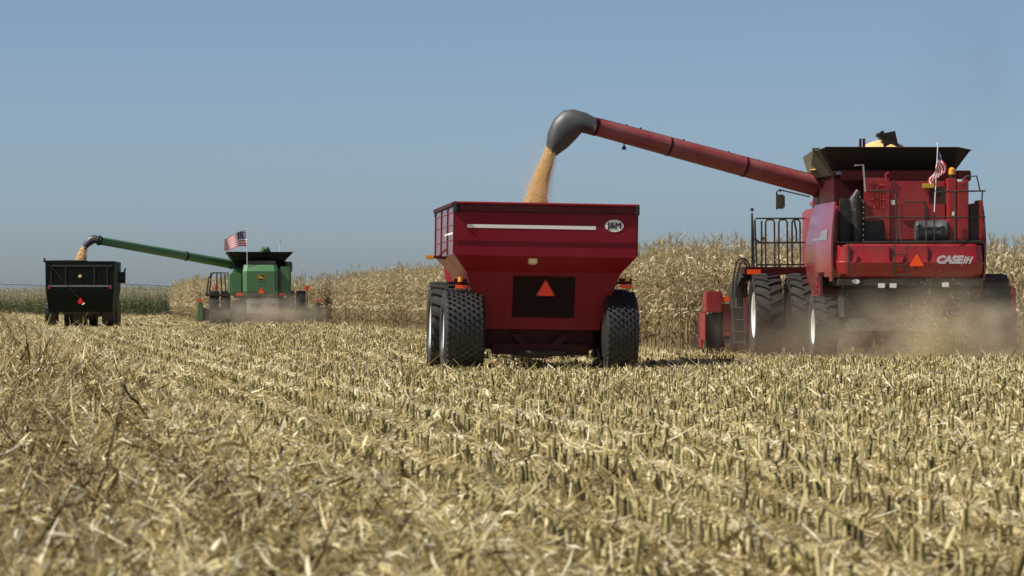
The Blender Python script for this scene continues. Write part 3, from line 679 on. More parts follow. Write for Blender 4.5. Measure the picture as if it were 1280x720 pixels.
textobj('maker_lettering', 'CASE', SIL, co, (q(1186, 325, 0).x, -.016, q(1186, 325, 0).z), REAR, .215, .003, .25, .014, 1.08)
bm = BM()
for k, (x0_, x1_) in enumerate(((0, .04), (.055, .095), (.135, .175))):
    c0 = q(1204.5, 325, 0); sh = .03
    prism(bm, [(c0.x + x0_ - sh, -.016, c0.z - .075), (c0.x + x1_ - sh, -.016, c0.z - .075), (c0.x + x1_ + sh, -.016, c0.z + .075), (c0.x + x0_ + sh, -.016, c0.z + .075)], (0, .006, 0))
prism(bm, [(c0.x + .090, -.016, c0.z - .015), (c0.x + .135, -.016, c0.z - .015), (c0.x + .142, -.016, c0.z + .02), (c0.x + .097, -.016, c0.z + .02)], (0, .006, 0))
part('bar_emblem', bm, SIL, co, smooth=0)
warning_triangle(co, tuple(q(1145, 323.5, 0) + Vector((0, -.09, 0))), .38)
bm = BM(); tube(bm, [q(1145, 336, 0) + Vector((0, -.085, 0)), q(1145, 336, 0) + Vector((0, .02, 0))], .02, 6); part('triangle_bracket', bm, BLK, co)
# left and right side shields: bulging panels with a wheel-arch cut in the lower rear corner
def shield(s):
    yz = [(1.0, 3.30), (0.35, 3.28), (0.22, 2.5), (0.2, 1.65), (.55, 1.55), (.85, 1.95), (1.25, 2.08), (1.65, 1.95), (2.0, 1.4), (2.3, 1.25), (2.9, 1.3), (3.0, 2.0), (3.0, 2.8), (2.9, 3.30)]
    base = XL if s < 0 else XR - .02; sw = .22 if s < 0 else .04
    zs = np.linspace(1.25, 3.32, 22); bm = BM(); G = []
    for z in zs:
        f = (z - 1.25) / 2.07
        yb = .16 + .55 * max(0, (.28 - f) / .28) ** 1.3 + .9 * max(0, f - .93) / .07 * .12
        yf = 3.0 - 1.4 * max(0, (.22 - f) / .22) ** 1.5
        if f < .34: yb = max(yb, .16 + .0)
        row = []
        for j in range(17):
            g_ = j / 16; y = yb + (yf - yb) * g_
            bul = sw * math.sin(math.pi * min(g_ * 1.6 + .12, 1) * .5) * (.35 + .65 * math.sin(math.pi * min(.15 + f * .85, 1)) ** .8) + .06 * math.sin(math.pi * f)
            row.append(bm.verts.new((base + s * bul, y, z)))
        G.append(row)
    for a in range(len(G) - 1):
        for b in range(16): 
            yy = (G[a][b].co.y + G[a][b + 1].co.y) / 2; zz = (G[a][b].co.z + G[a + 1][b].co.z) / 2
            if s < 0 and (yy - .95) ** 2 + (zz - 1.25) ** 2 < .62 ** 2 and yy > .45: continue
            bm.faces.new((G[a][b], G[a][b + 1], G[a + 1][b + 1], G[a + 1][b]))
    ex = bmesh.ops.extrude_face_region(bm, geom=list(bm.faces)); bmesh.ops.translate(bm, verts=[e for e in ex['geom'] if isinstance(e, bmesh.types.BMVert)], vec=(-s * .04, 0, 0))
    return part('side_shield', bm, SHRED, co, smooth=50)
SHRED = dusty('shield_red_gloss', (0.25, 0.006, 0.010), 0.2, dust=(0.34, 0.2, 0.15), amount=0.12, coat=1.0)
shl = shield(-1); shield(1)
bm = BM(); gr = []
for z in np.linspace(2.52, 2.76, 6):
    row = []
    for y in np.linspace(.45, 1.9, 12):
        f = (z - 1.25) / 2.07; g_ = (y - .16) / 2.84
        bul = .22 * math.sin(math.pi * min(g_ * 1.6 + .12, 1) * .5) * (.35 + .65 * math.sin(math.pi * min(.15 + f * .85, 1)) ** .8) + .06 * math.sin(math.pi * f)
        row.append(bm.verts.new((XL - bul - .008, y, z - (.10 * (y - .45) if z > 2.6 else 0))))
    gr.append(row)
for a in range(5):
    for b in range(11): bm.faces.new((gr[a][b], gr[a][b + 1], gr[a + 1][b + 1], gr[a + 1][b]))
part('side_decal', bm, plain('decal_grey', (.22, .2, .2), .35), shl, smooth=50)
c0 = q(1028, 292, 1.5)
bm = BM()
# central body, engine deck and walls
bm = BM(); box(bm, XL + .05, XR - .05, 2.6, 6.2, 1.3, 3.3, .05); box(bm, XL + .1, XR - .08, .75, 2.6, z1 + .002, 3.25, .03); part('body', bm, CRED, co)
bm = BM(); box(bm, XL + .02, XR - .02, .05, .75, z1 - .0 + .004, z1 + .03, .008); part('engine_deck', bm, BLK, co)
yr = .72
def panel(name, u0, u1, v0, v1, y0, y1, mat, bev=.02, parent=None):
    A, B = q(u0, v1, y0), q(u1, v0, y0); bm = BM(); box(bm, A.x, B.x, y0, y1, A.z, B.z, bev); return part(name, bm, mat, parent or co)
panel('engine_door', 1112, 1182, 226, 300, .60, .75, CRED)
panel('hatch', 1128, 1156, 253, 276, .565, .60, CRED, .008)
panel('wall_shadow_panel', 1050, 1080, 248, 302, .62, .75, BLK)  # black panel painted in for the shadow on the left of the wall
panel('dark_opening', 1080, 1108, 276, 302, .66, .75, BLK, .03)
panel('side_post', 1106, 1113, 238, 300, .56, .75, CRED)
panel('radiator_column', 1186, 1196, 222, 301, .30, .75, CRED)
panel('radiator_column', 1197, 1211, 224, 301, .26, .75, CRED)
panel('radiator_screen', 1211, 1226, 256, 303, .35, 1.3, BLK)
panel('screen_frame', 1224, 1229, 250, 303, .30, .9, CRED, .01)
panel('air_intake', 1160, 1186, 232, 256, .6, .75, BLK)
panel('engine_wall', 1080, 1112, 222, 276, .68, .75, CRED)
panel('upper_wall', 1052, 1214, 213, 226, .78, .9, DRED)
bm = BM()                                         # black gearcase tower with bolts
tube(bm, [q(1071, 302, .5), q(1071, 270, .5), q(1068, 250, .5), q(1073, 238, .5)], [.10, .12, .13, .06], 10); tw = part('drive_housing', bm, BLK, co)
bm = BM()
for v in (246, 252, 259, 266, 273, 280, 287, 294, 300):
    p = q(1079 - (4 if v < 250 else 0), v, .42); tube(bm, [p, p + Vector((0, -.03, 0))], .015, 6)
for v in (250, 262): p = q(1068, v, .36); tube(bm, [p, p + Vector((0, -.03, 0))], .014, 6)
part('bolts', bm, STEEL, tw)
A, B = q(1144, 289, .42), q(1185, 289, .42); rr_ = .23
bm = BM(); lathe_x(bm, [(0, .03), (0, rr_ * .85), (.04, rr_), (B.x - A.x - .2, rr_), (B.x - A.x - .18, rr_ * 1.06), (B.x - A.x - .05, rr_ * 1.06), (B.x - A.x, rr_ * .8), (B.x - A.x, .03)], A.x, .42, A.z, 28); part('air_cleaner', bm, RUB, co)
bm = BM(); tube(bm, [q(1157, 295, .15), q(1158, 280, .15)], .012, 6); tube(bm, [q(1082, 240, .5), q(1079, 206, .5), q(1068, 207, .5)], .022, 6); part('hydraulic_line', bm, STEEL, co)
bm = BM()
for u, v, w_, h_ in ((1116, 253, 5, 6), (1192, 267, 4, 5), (1200, 225.5, 7, 3)):
    p = q(u, v, .24 if u > 1180 else .585); box(bm, p.x - w_ / 120, p.x + w_ / 120, p.y - .004, p.y, p.z - h_ / 120, p.z + h_ / 120)
part('warning_decal', bm, WHT, co, smooth=0)
p = q(1161, 232, .5); bm = BM(); box(bm, p.x - .13, p.x + .13, .56, .585, p.z - .05, p.z + .05, .01); part('yellow_plate', bm, plain('plate_yellow', (.5, .36, .04), .5), co)
for u, v in ((1139, 262), (1145, 262)):
    pass
bm = BM()                                         # brackets and pipes on the red wall
for u in (1093, 1101, 1105): tube(bm, [q(u, 228, .6), q(u, 262, .58)], .022, 6)
for v in (232, 240, 250, 260): tube(bm, [q(1088, v, .58), q(1111, v, .58)], .02, 6)
tube(bm, [q(1108, 228, .55), q(1107, 218, .55), q(1111, 216, .55)], .025, 6)
part('pipe_bracket', bm, CRED, co)
# rails round the deck
def rails(name, lines, y, r=.017, mat=BLK, parent=None):
    bm = BM()
    for ln in lines: tube(bm, [q(u, v, y + (dy[0] if dy else 0)) for u, v, *dy in ln], r, 6)
    return part(name, bm, mat, parent or co)
rails('deck_railing', [[(1082, 239), (1113, 238.5), (1120, 241), (1121, 304)], [(1127, 304), (1127, 255), (1130, 252.5), (1156, 252.5), (1158, 256), (1158, 304)], [(1082, 272), (1232, 271.5)],
     [(1168, 240), (1232, 238.5)], [(1080, 302.5), (1232, 301.5)], [(1202, 226), (1208, 220.5), (1221, 220), (1225, 238), (1228, 240), (1227, 258), (1229, 272)],
     [(1168, 240), (1168, 304)], [(1194, 240), (1194, 304)], [(1228, 258), (1232, 303)], [(1120, 304), (1119, 338)], [(1127, 304), (1126, 338)], [(1168, 304), (1167, 345)], [(1180, 304), (1177, 330)]], .08)
rails('rear_ladder', [[(1118, 304), (1118, 346)], [(1134, 304), (1134, 346)], [(1118, 318), (1134, 318)], [(1118, 331), (1134, 331)], [(1118, 344), (1134, 344)], [(1060, 304), (1060, 346)]], -.05, .014)
# grain tank and folding extension
ty0, ty1 = 1.5, 4.8
tx0, tx1 = qx(1034, ty0), qx(1188, ty0)
zt0, zt1, zt2 = 3.25, qz(219, ty0), qz(186, ty0 - .3)
bm = BM(); box(bm, tx0 + .12, tx1 + .1, ty0 - .25, ty1, zt0, zt1 + .01, .03); part('grain_tank', bm, DRED, co)
ex0, ex1 = qx(1014, ty0), qx(1210, ty0); exf = ex0 + .25
bm = BM(); T_ = .03
def quadplate(bm, a, b, c, d, n):
    n = Vector(n) * T_; prism(bm, [a, b, c, d], n)
zl = zt2 - .02
quadplate(bm, (tx0 + .1, ty0 - .22, zt1), (tx1, ty0 - .22, zt1), (ex1 - .32, ty0 - .62, zt2 + .01), (ex0 + .22, ty0 - .62, zt2 + .01), (0, 1, .6))
quadplate(bm, (tx0 + .1, ty1, zt1), (tx1, ty1, zt1), (ex1 - .32, ty1 + .4, zt2), (ex0 + .52, ty1 + .4, zt2), (0, -1, .6))
quadplate(bm, (tx1, ty0 - .22, zt1), (tx1, ty1, zt1), (ex1, ty1 + .1, zt2 - .03), (ex1, ty0 - .3, zt2 - .03), (-1, 0, .6))
prism(bm, [(tx1, ty0 - .22, zt1), (ex1, ty0 - .3, zt2 - .03), (ex1 - .32, ty0 - .62, zt2 + .01)], (-.01, .03, .01))
prism(bm, [(tx0 + .1, ty0 - .22, zt1), (ex0 + .12, ty0 - .35, zt2 - .03), (ex0 + .22, ty0 - .62, zt2 + .01)], (.01, .03, .01))
tube(bm, [(ex0 + .22, ty0 - .62, zt2 + .01), (ex1 - .32, ty0 - .62, zt2 + .01), (ex1, ty0 - .3, zt2 - .03), (ex1, ty1 + .1, zt2 - .03)], .02, 6)
te = part('tank_extension', bm, TANKB, co, smooth=20)
bm = BM(); quadplate(bm, (tx0 + .05, ty0 - .23, zt1 + .0), (tx0 + .05, ty1, zt1), (exf, ty1 + .1, zt2 - .03), (ex0, ty0 - .3, zt2 - .03), (1, 0, .6)); box(bm, ex0 - .02, ex0 + .14, ty0 - .36, ty0 - .30, zt2 - .03, zt2 + .015, .0)
quadplate(bm, (tx0 + .03, ty0 - .26, zt1 + .02), (tx0 + .22, ty0 - .26, zt1 + .02), (ex0 + .24, ty0 - .38, zt2 - .04), (ex0 + .02, ty0 - .38, zt2 - .04), (0, .6, .2))
part('side_flap', bm, FLAP, te, smooth=20)
bm = BM(); box(bm, tx0 + .15, tx0 + .55, ty0 - .27, ty0 - .24, zt1 - .0, zt1 + .10, .01); part('flap_hinge', bm, STEEL, te)
# fountain auger over the tank, grain lying on it
A = q(1116, 186, 2.6); bm = BM()
prism(bm, [q(1104, 186, 2.6), q(1107, 166, 2.6), q(1119, 163.5, 2.6), q(1124, 186, 2.6)], (0, .35, 0)); prism(bm, [q(1096, 169, 2.6), q(1104, 163, 2.6), q(1107, 170, 2.6), q(1103, 175, 2.6)], (0, .25, 0))
tube(bm, [q(1102, 172, 2.7), q(1104, 164, 2.7)], .03, 6); tube(bm, [q(1100, 170, 2.7), q(1096, 167, 2.7)], .02, 6)
part('fountain_auger', bm, TANKB, co)
bm = BM(); tube(bm, [q(1075.5, 187, 2.2), q(1075.5, 174, 2.2), q(1080, 173.5, 2.2), q(1080, 187, 2.2)], .03, 6); part('tank_bracket', bm, DRED, co)
# heaped grain showing above the rim
bm = BM(); cgx, cgz = q(1098, 187, 3.0).x, qz(187, 3.0)
rings = []
for k, (rad, h) in enumerate(((1.5, -.45), (.9, -.28), (.5, -.02), (.22, .14), (.05, .2))):
    rings.append([(cgx + rad * math.cos(t) * (1 + .08 * math.sin(3 * t + k)), 3.0 + rad * math.sin(t), cgz + h + (.1 if math.cos(t) > .3 and 1 < k < 4 else 0)) for t in [2 * math.pi * j / 24 for j in range(24)]])
loft(bm, rings); gh = part('grain_heap', bm, plain('heaped_grain', (.7, .45, .17), .8), smooth=60)
gh.location = co.location; gh.rotation_euler = co.rotation_euler; tag(gh, 'heap of golden corn grain showing above the red combine tank rim', 'grain')
# beacons
for u, v, y in ((1190, 221, .5), (1031, 241 - 21, 3.9)):
    p = q(u, v, y); bm = BM(); tube(bm, [p, p + Vector((0, 0, .05))], .06, 10); bb = part('beacon', bm, BLK, co)
    bm = BM(); tube(bm, [p + Vector((0, 0, .05)), p + Vector((0, 0, .16)), p + Vector((0, 0, .2))], [.075, .07, .03], 12); part('lens', bm, AMB, bb)
# unloading auger
ya = 4.0; p0 = q(1036, 237, ya); wz = Vector((0, 0, 1))
p1w = Vector(((741 - 640) / FPX * 76.2, 76.2, CAM_H + (HOR - 157.5) / FPX * 76.2))
Mi = (Matrix.Translation(co.location) @ Matrix.Rotation(co.rotation_euler.z, 4, 'Z')).inverted()
p1 = Mi @ p1w; d = (p1 - p0).normalized()
def PA(f): return p0 + (p1 - p0) * f
bm = BM(); tube(bm, [PA(f) for f in (0.045, .3, .6, 1.0)], [.225, .22, .21, .19], 28); ua = part('unloading_auger', bm, AUGR, co, smooth=50)
bm = BM()
for f in (.05, .36, .68, .985):
    rr = .225 * (1 - .16 * f) + .014; tube(bm, [PA(f), PA(f + .008)], rr, 28)
tube(bm, [PA(.97) + wz * .2, PA(.07) + wz * .235], .012, 6); 
for f in (.12, .3, .43, .62, .8): tube(bm, [PA(f) + wz * .19, PA(f) + wz * .25], .02, 6)
part('auger_band', bm, DRED, ua)
e0 = q(1012, 231, ya)
bm = BM(); tube(bm, [PA(.05), p0, p0 + Vector((.28, 0, -.02)), p0 + Vector((.5, 0, -.25))], [.245, .27, .27, .24], 24); box(bm, p0.x - .15, p0.x + .9, ya - .3, ya + .3, 3.2, p0.z - .2, .05); part('auger_elbow', bm, dusty('elbow_rusty', (.26, .045, .02), .6, dust=(.3, .16, .09), amount=.9), ua)
# rubber spout: sections swept from the tube end down to the mouth
def sect(c, ax_u, ax_v, a, b, n=20): return [Vector(c) + Vector(ax_u) * a * math.cos(2 * math.pi * k / n) + Vector(ax_v) * b * math.sin(2 * math.pi * k / n) for k in range(n)]
def PW(u, v, D=76.1): return Mi @ Vector(((u - 640) / FPX * D, D, CAM_H + (HOR - v) / FPX * D))
pr = [((746, 148), (740, 169)), ((733, 141), (727, 166)), ((717, 136.5), (722, 172)), ((704, 138), (716, 178)), ((692, 149), (709, 185)), ((684.5, 166), (702, 190)), ((682.5, 182), (694, 196))]
secs = []
for (u0_, v0_), (u1_, v1_) in pr:
    A, B = PW(u0_, v0_), PW(u1_, v1_); secs.append(sect((A + B) / 2, (A - B) / (A - B).length, (0, 1, 0), (A - B).length / 2, .20))
inner = [[c + (v - c) * .85 for v in s] for s in secs for c in [sum(s, Vector()) / len(s)]]
bm = BM(); loft(bm, secs + inner[::-1], cap0=False, cap1=False); sp = part('spout', bm, RUB, ua, smooth=60)
bm = BM()
for f in (1.0, 1.012): tube(bm, [PA(f), PA(f + .004)], .205, 24)
part('clamp_ring', bm, STEEL, sp)
bm = BM(); P_ = PA(.87); tube(bm, [P_ + Vector((0, 0, -.15)), P_ + Vector((0, 0, -.27))], .015, 6); tube(bm, [P_ + Vector((0, 0, -.25)), P_ + Vector((.0, 0, -.33))], [.03, .055], 8)
P2 = PA(.86); tube(bm, [P2 + wz * .18, P2 + wz * .23], .03, 6); part('auger_lamp', bm, BLK, ua)
# mirror hanging from an arm by the cab
yc = 6.6
bm = BM(); tube(bm, [q(971, 262, yc), q(971, 240, yc), q(974, 237, yc), q(976, 240, yc)], .02, 6); tube(bm, [q(974, 237, yc), q(1012, 246, yc - .3)], .018, 6)
mr = part('mirror_arm', bm, BLK, co)
A, B = q(970.5, 261, yc), q(981, 243, yc); bm = BM(); box(bm, A.x, B.x, yc - .05, yc + .03, A.z, B.z, .03); part('mirror', bm, dusty('mirror_green_glass', (.06, .065, .04), .2, amount=.2), mr)
# cab
bm = BM(); loft(bm, [rect(-1.0, .9, 6.25, 8.1, 1.7, .1), rect(-1.05, .95, 6.25, 8.3, 2.6, .1), rect(-.9, .8, 6.25, 8.0, 3.4, .1)]); cab = part('cab', bm, GLASS, co)
bm = BM(); box(bm, -1.05, .95, 6.25, 8.4, 3.4, 3.6, .06); part('cab_roof', bm, CRED, cab)
# platform, handrails and ladder left of the cab
yp_ = 5.9
A, B = q(928, 343, yp_), q(1012, 334, yp_); bm = BM(); box(bm, A.x, B.x, yp_ - .5, yp_ + .7, A.z, B.z, .01); pf = part('platform', bm, DRED, co)
A, B = q(934, 343, yp_ - .52), q(951, 337, yp_ - .52); bm = BM(); box(bm, A.x, B.x, yp_ - .53, yp_ - .502, A.z, B.z, .005); part('reflector', bm, ORG, pf)
rails('platform_railing', [[(940, 334), (940, 266)], [(942.5, 334), (941.5, 290), (940, 268)], [(946, 334), (943.5, 276), (945, 273), (1010, 273)], [(952, 334), (952, 276)],
     [(957, 334), (957, 278), (959, 274.5), (966, 274.5), (968, 278), (968.5, 334)], [(973.5, 334), (973.5, 278), (975.5, 274.5), (982, 274.5), (984, 278), (984.5, 334)],
     [(990, 334), (990, 278), (992, 274.5), (998, 274.5), (1000, 278), (1000.5, 334)], [(993, 276), (995.5, 290), (995.5, 304)], [(945, 303.5), (1008, 303)], [(946, 331), (1008, 330.5)], [(943, 298), (950, 303), (955, 297)]], yp_ - .1, .021)
bm = BM(); p = q(940, 264, yp_ - .1); tube(bm, [p, p + Vector((0, 0, .07))], .035, 8); part('post_cap', bm, BLK, pf)
rails('ladder_handrail', [[(915, 372), (917, 345), (921, 327), (926, 323), (931, 323.5), (936, 329), (938, 342)], [(919, 372), (921, 347), (925, 330), (929, 326), (933, 331), (935, 342)]], yp_, .024)
rails('ladder', [[(916, 372), (918, 430)], [(930, 372), (932, 430)], [(916, 385), (930, 385)], [(917, 400), (931, 400)], [(918, 415), (931, 415)], [(918, 428), (932, 428)]], yp_, .02)
bm = BM(); tube(bm, [q(922, 385, 6.2), q(921, 360, 6.2), q(926, 347, 6.2), q(940, 343, 6.2)], [.18, .2, .15, .12], 10); part('hose_bundle', bm, BLK, co)
# chopper and underbody
bm = BM(); box(bm, XL + .2, XR - .25, .25, 1.3, .85, z0 - .17, .05); box(bm, -.7, .7, 1.3, 5.8, .75, 1.4, .05)
loft(bm, [rect(XL + .35, XR - .4, .1, .9, .6), rect(XL + .25, XR - .3, .3, 1.2, .95)]); part('straw_chopper', bm, MUD, co)
bm = BM(); box(bm, XL + .15, XR - .15, 1.45, 1.7, .6, .85, .03); part('axle', bm, MUD, co); bm = BM(); box(bm, -1.9, 1.9, 5.1, 5.45, .8, 1.1, .04); part('axle', bm, MUD, co)
bm = BM()
for u, v in ((1102, 357), (1116.5, 357), (1182, 356)):
    p = q(u, v, .0); box(bm, p.x - .075, p.x + .075, .0, .015, p.z - .05, p.z + .05, .008)
part('rear_label', bm, WHT, co, smooth=0)
for u, v in ((1070, 352),):
    p = q(u, v, -.02); bm = BM(); prism(bm, [(p.x + .08 * math.cos(k * .3927), -.02, p.z + .05 * math.sin(k * .3927)) for k in range(16)], (0, .05, 0)); part('work_lamp', bm, LENS, co)
for u0, u1 in ((1085, 1100), (1160, 1172), (1200, 1212)):
    bm = BM(); tube(bm, [q(u0, 350, .3), q(u0 + 3, 380, .5), q(u1, 420, 1.0)], .03, 6); part('drag_link', bm, BLK, co)
bm = BM(); tube(bm, [q(1050, 352, .3), q(1068, 380, .6), q(1072, 425, .8)], .03, 6); part('drag_link', bm, BLK, co)
# wheels
rf = .925
for u, out in ((957, -1), (999, -1), (1203, 1), (1240, 1)):
    wheel(co, qx(u, 5.3), 5.3, rf, .62 if u in (957, 1240) else .56, out, 'lug', RIM)
for u, out in ((1029, -1), (1180, 1)): wheel(co, qx(u, 1.7), 1.7, .68, .50, out, 'lug', RIM)
# corn header
yh = 7.9
def hx(u): return q(u, 400, yh).x
hd = BM(); box(hd, hx(890), hx(1264), yh, yh + .5, .45, 1.0, .05); tube(hd, [(hx(890), yh + .8, .55), (hx(1264), yh + .8, .55)], .22, 12); box(hd, -.6, .6, 6.3, yh, .8, 1.5, .05); hdr = part('corn_header', hd, DRED, co)
for u0, u1, s in ((883, 903, -1), (1252, 1270, 1)):
    A, B = q(u0, 391, yh - .4), q(u1, 364 if s < 0 else 358, yh - .4); bm = BM()
    box(bm, A.x, B.x, yh - .4, yh + .5, A.z, B.z, .03)
    es = part('end_shield', bm, CRED, hdr)
    bm = BM(); xo = A.x if s < 0 else B.x
    loft(bm, [[(xo, yy, .15), (xo - s * .3, yy, .15), (xo - s * .34, yy, hh), (xo, yy, hh)] for yy, hh in ((yh - .3, A.z - .02), (yh + 1.2, A.z - .05), (yh + 2.2, .6), (yh + 2.9, .2))]); part('divider', bm, BLK, es)
    bm = BM(); prism(bm, [(xo + s * .012, yh - .35, .3), (xo + s * .012, yh + 1.2, .4), (xo + s * .012, yh + 1.2, A.z), (xo + s * .012, yh - .35, A.z)], (s * .02, 0, 0)); part('outer_panel', bm, CRED, es)
for u, v in ((908, 374), ):
    p = q(u, v, yh - .35); bm = BM(); box(bm, p.x - .13, p.x + .12, yh - .38, yh - .33, p.z - .055, p.z + .055, .01); part('reflector', bm, ORG, hdr)
panel('header_lamp_mount', 904, 915, 380, 420, yh - .3, yh, CRED, .02, hdr); panel('header_drive', 915, 935, 350, 440, yh - .6, yh - .2, BLK, .05, hdr)
panel('drive_cover', 931, 935, 372, 418, yh - .62, yh - .58, CRED, .01, hdr)
for k in range(9):                                # row snouts reaching into the standing corn
    x = hx(893) + k * (hx(1261) - hx(893)) / 8; bm = BM()
    loft(bm, [[(x - .22 * w_, yy, .15), (x + .22 * w_, yy, .15), (x + .16 * w_, yy, .15 + hh), (x - .16 * w_, yy, .15 + hh)] for yy, w_, hh in ((yh + .4, 1.3, .75), (yh + 1.4, 1.2, .6), (yh + 2.1, .6, .25), (yh + 2.5, .1, .05))]); part('snout', bm, CRED, hdr)

# the small flag on the red combine, hanging limp from a white pole
yb = -.12; mw = Matrix.Translation(co.location) @ Matrix.Rotation(co.rotation_euler.z, 4, 'Z')
fb, ft = mw @ q(1168, 265, yb), mw @ q(1172.5, 181, yb)
def limp(u_, v_):
    top = mw @ q(1171.5, 188, yb); s = 1 / 57.
    z = -(v_ * .30 + u_ * .44); x = (.16 - .36 * v_) * min(u_ * 1.5, 1) ** 1.2 + .02 + .02 * math.sin(u_ * 9 + v_ * 4)
    return top + Vector((x, -.04 + .05 * math.sin(u_ * 7 + v_ * 9) - .03 * u_, z))
flag('small_flag', 'small limp stars and stripes flag on the rear of the red combine', fb, ft, limp, 1.0)

# ------------------------------------------------------------------ falling grain
def grain_stream(name, label, pts, n, size, seed):
    g = np.random.default_rng(seed); P0 = np.array([p[0] for p in pts]); Wd = np.array([p[1] for p in pts])
    f = g.random(n) ** .9 * (len(pts) - 1); i = np.minimum(f.astype(int), len(pts) - 2); k = (f - i)[:, None]
    c = P0[i] * (1 - k) + P0[i + 1] * k; wd = (Wd[i] * (1 - k[:, 0]) + Wd[i + 1] * k[:, 0])
    a = g.uniform(0, 6.28, n); rad = wd * np.minimum(np.sqrt(g.random(n)) * .85 + np.abs(g.normal(0, .06, n)) + (g.random(n) < .12) * g.random(n) * .6, 1.7)
    c = c + np.stack([np.cos(a) * rad, np.sin(a) * rad, g.normal(0, .02, n)], 1)
    o = np.array([[1, 0, 0], [0, 1, 0], [-1, 0, 0], [0, -1, 0], [0, 0, 1.3], [0, 0, -1.3]]) * size
    V = (c[:, None] + o[None] * g.uniform(.7, 1.3, (n, 1, 1))).reshape(-1, 3)
    F = np.array([[0, 1, 4], [1, 2, 4], [2, 3, 4], [3, 0, 4], [1, 0, 5], [2, 1, 5], [3, 2, 5], [0, 3, 5]])
    Q = (F[None] + (np.arange(n) * 6)[:, None, None]).reshape(-1, 3)
    ob = npmesh(name, V, Q, KERN, np.repeat(np.clip(g.normal(.5, .22, n), 0, 1), 6)); return tag(ob, label, 'falling grain', kind='stuff')
def WP(u, v, D): return np.array([(u - 640) / FPX * D, D, CAM_H + (HOR - v) / FPX * D])
grain_stream('falling_grain', 'golden corn pouring from the dark spout into the red cart', [(WP(690, 180, 76.1), .10), (WP(686, 196, 76.0), .13), (WP(680, 212, 75.9), .17), (WP(675, 228, 75.8), .20), (WP(671, 246, 75.6), .24), (WP(668, 262, 75.5), .30)], 48000, .006, 3)

# ================================================================== GREEN COMBINE
gl = (-13.35, 193.0, 0.0)
gc = root('combine_harvester', 'green combine harvester with a flag unloading into the dark cart far left', 'combine harvester', gl, R(6))
q = frame_at(gc)
XL, XR = qx(304, 0), qx(349, 0)
def gpanel(name, u0, u1, v0, v1, y0, y1, mat, bev=.04, parent=None):
    A, B = q(u0, v1, y0), q(u1, v0, y0); bm = BM(); box(bm, A.x, B.x, y0, y1, A.z, B.z, bev); return part(name, bm, mat, parent or gc)
A, B = q(304, 369.5, 0), q(348, 331, 0)
bm = BM(); loft(bm, [rect(A.x + .05, B.x - .05, .12, 2.4, A.z, .2), rect(A.x, B.x, 0, 2.4, A.z + .25, .2), rect(A.x, B.x, .0, 2.4, B.z - .35, .2), rect(A.x + .06, B.x - .06, .3, 2.4, B.z, .2)]); part('rear_hood', bm, GRN, gc, smooth=25)
gpanel('side_shield', 287, 303.5, 341, 368.5, .7, 5, GRN, .1); gpanel('side_shield', 349, 364, 333, 369, .5, 5, GRN, .1)
gpanel('body', 292, 360, 326, 372, 2.4, 6.2, GRN, .1)
gpanel('rear_screen', 310, 345, 326, 331.5, .8, 1.2, BLK, .03)
c0 = q(326, 347, 0)
bm = BM(); prism(bm, [(c0.x + sx * .21, -.008, c0.z + sz * .17) for sx, sz in ((-1, -.7), (-.75, -1), (.75, -1), (1, -.7), (1, .7), (.75, 1), (-.75, 1), (-1, .7))], (0, .02, 0)); em = part('emblem_plate', bm, BLKP, gc, smooth=0)
deer = [(-.17, .05), (-.14, .09), (-.10, .08), (-.12, .13), (-.08, .14), (-.07, .09), (-.02, .06), (.08, .05), (.13, .01), (.17, -.06), (.14, -.12), (.13, -.05), (.08, -.03), (0, -.04), (-.05, -.02), (-.09, -.08), (-.16, -.10), (-.13, -.06), (-.10, -.01), (-.12, .03)]
bm = BM(); prism(bm, [(c0.x + a * .95, -.014, c0.z + b * .95) for a, b in deer], (0, .004, 0))
for sx0, sx1, sz0, sz1 in ((-.19, .19, .145, .158), (-.19, .19, -.158, -.145), (-.2, -.185, -.12, .12), (.185, .2, -.12, .12)): box(bm, c0.x + sx0, c0.x + sx1, -.014, -.010, c0.z + sz0, c0.z + sz1)
part('leaping_deer', bm, YEL, em, smooth=0)
warning_triangle(gc, tuple(q(326.5, 362.5, 0) + Vector((0, -.03, 0))), .44)
for u0, u1 in ((295, 304), (349, 357)): gpanel('reflector', u0, u1, 366.5, 369.5, -.02 + .3, .3, ORGR, .01)
gpanel('work_lamp', 355, 358, 369.5, 372, .3, .4, LENS, .02)
# tank extension
a0, a1, b0, b1 = qx(291, 1.5), qx(356, 1.5), qx(283.5, 1.3), qx(367, 1.3); zz0, zz1 = qz(327, 1.5), qz(316, 1.3)
bm = BM(); secs = [rect(a0, a1, 1.4, 4.6, zz0), rect(b0, b1, 1.0, 5.0, zz1)]; inn = [rect(b0 + .05, b1 - .05, 1.05, 4.95, zz1), rect(a0 + .05, a1 - .05, 1.5, 4.5, zz0 + .1)]
loft(bm, secs + inn); part('tank_extension', bm, TANKB, gc, smooth=20)
gpanel('grain_tank', 292, 355, 326, 335, 1.6, 4.6, DGRN, .05); gpanel('side_box', 357, 365.5, 327, 340, 1.8, 3.0, GRN, .05)
bm = BM(); tube(bm, [q(327, 317, 2.5), q(330, 312, 2.5), q(333, 311.5, 2.5), q(336, 317, 2.5)], [.2, .22, .2, .15], 8); part('fountain_auger', bm, GRN, gc)
bm = BM(); tube(bm, [q(350, 317, 3), q(350, 300, 3)], .02, 6); box(bm, q(349, 306, 3).x, q(351, 306, 3).x, 2.98, 3.02, q(350, 306, 3).z, q(350, 298.5, 3).z, .02); part('antenna', bm, WHT, gc)
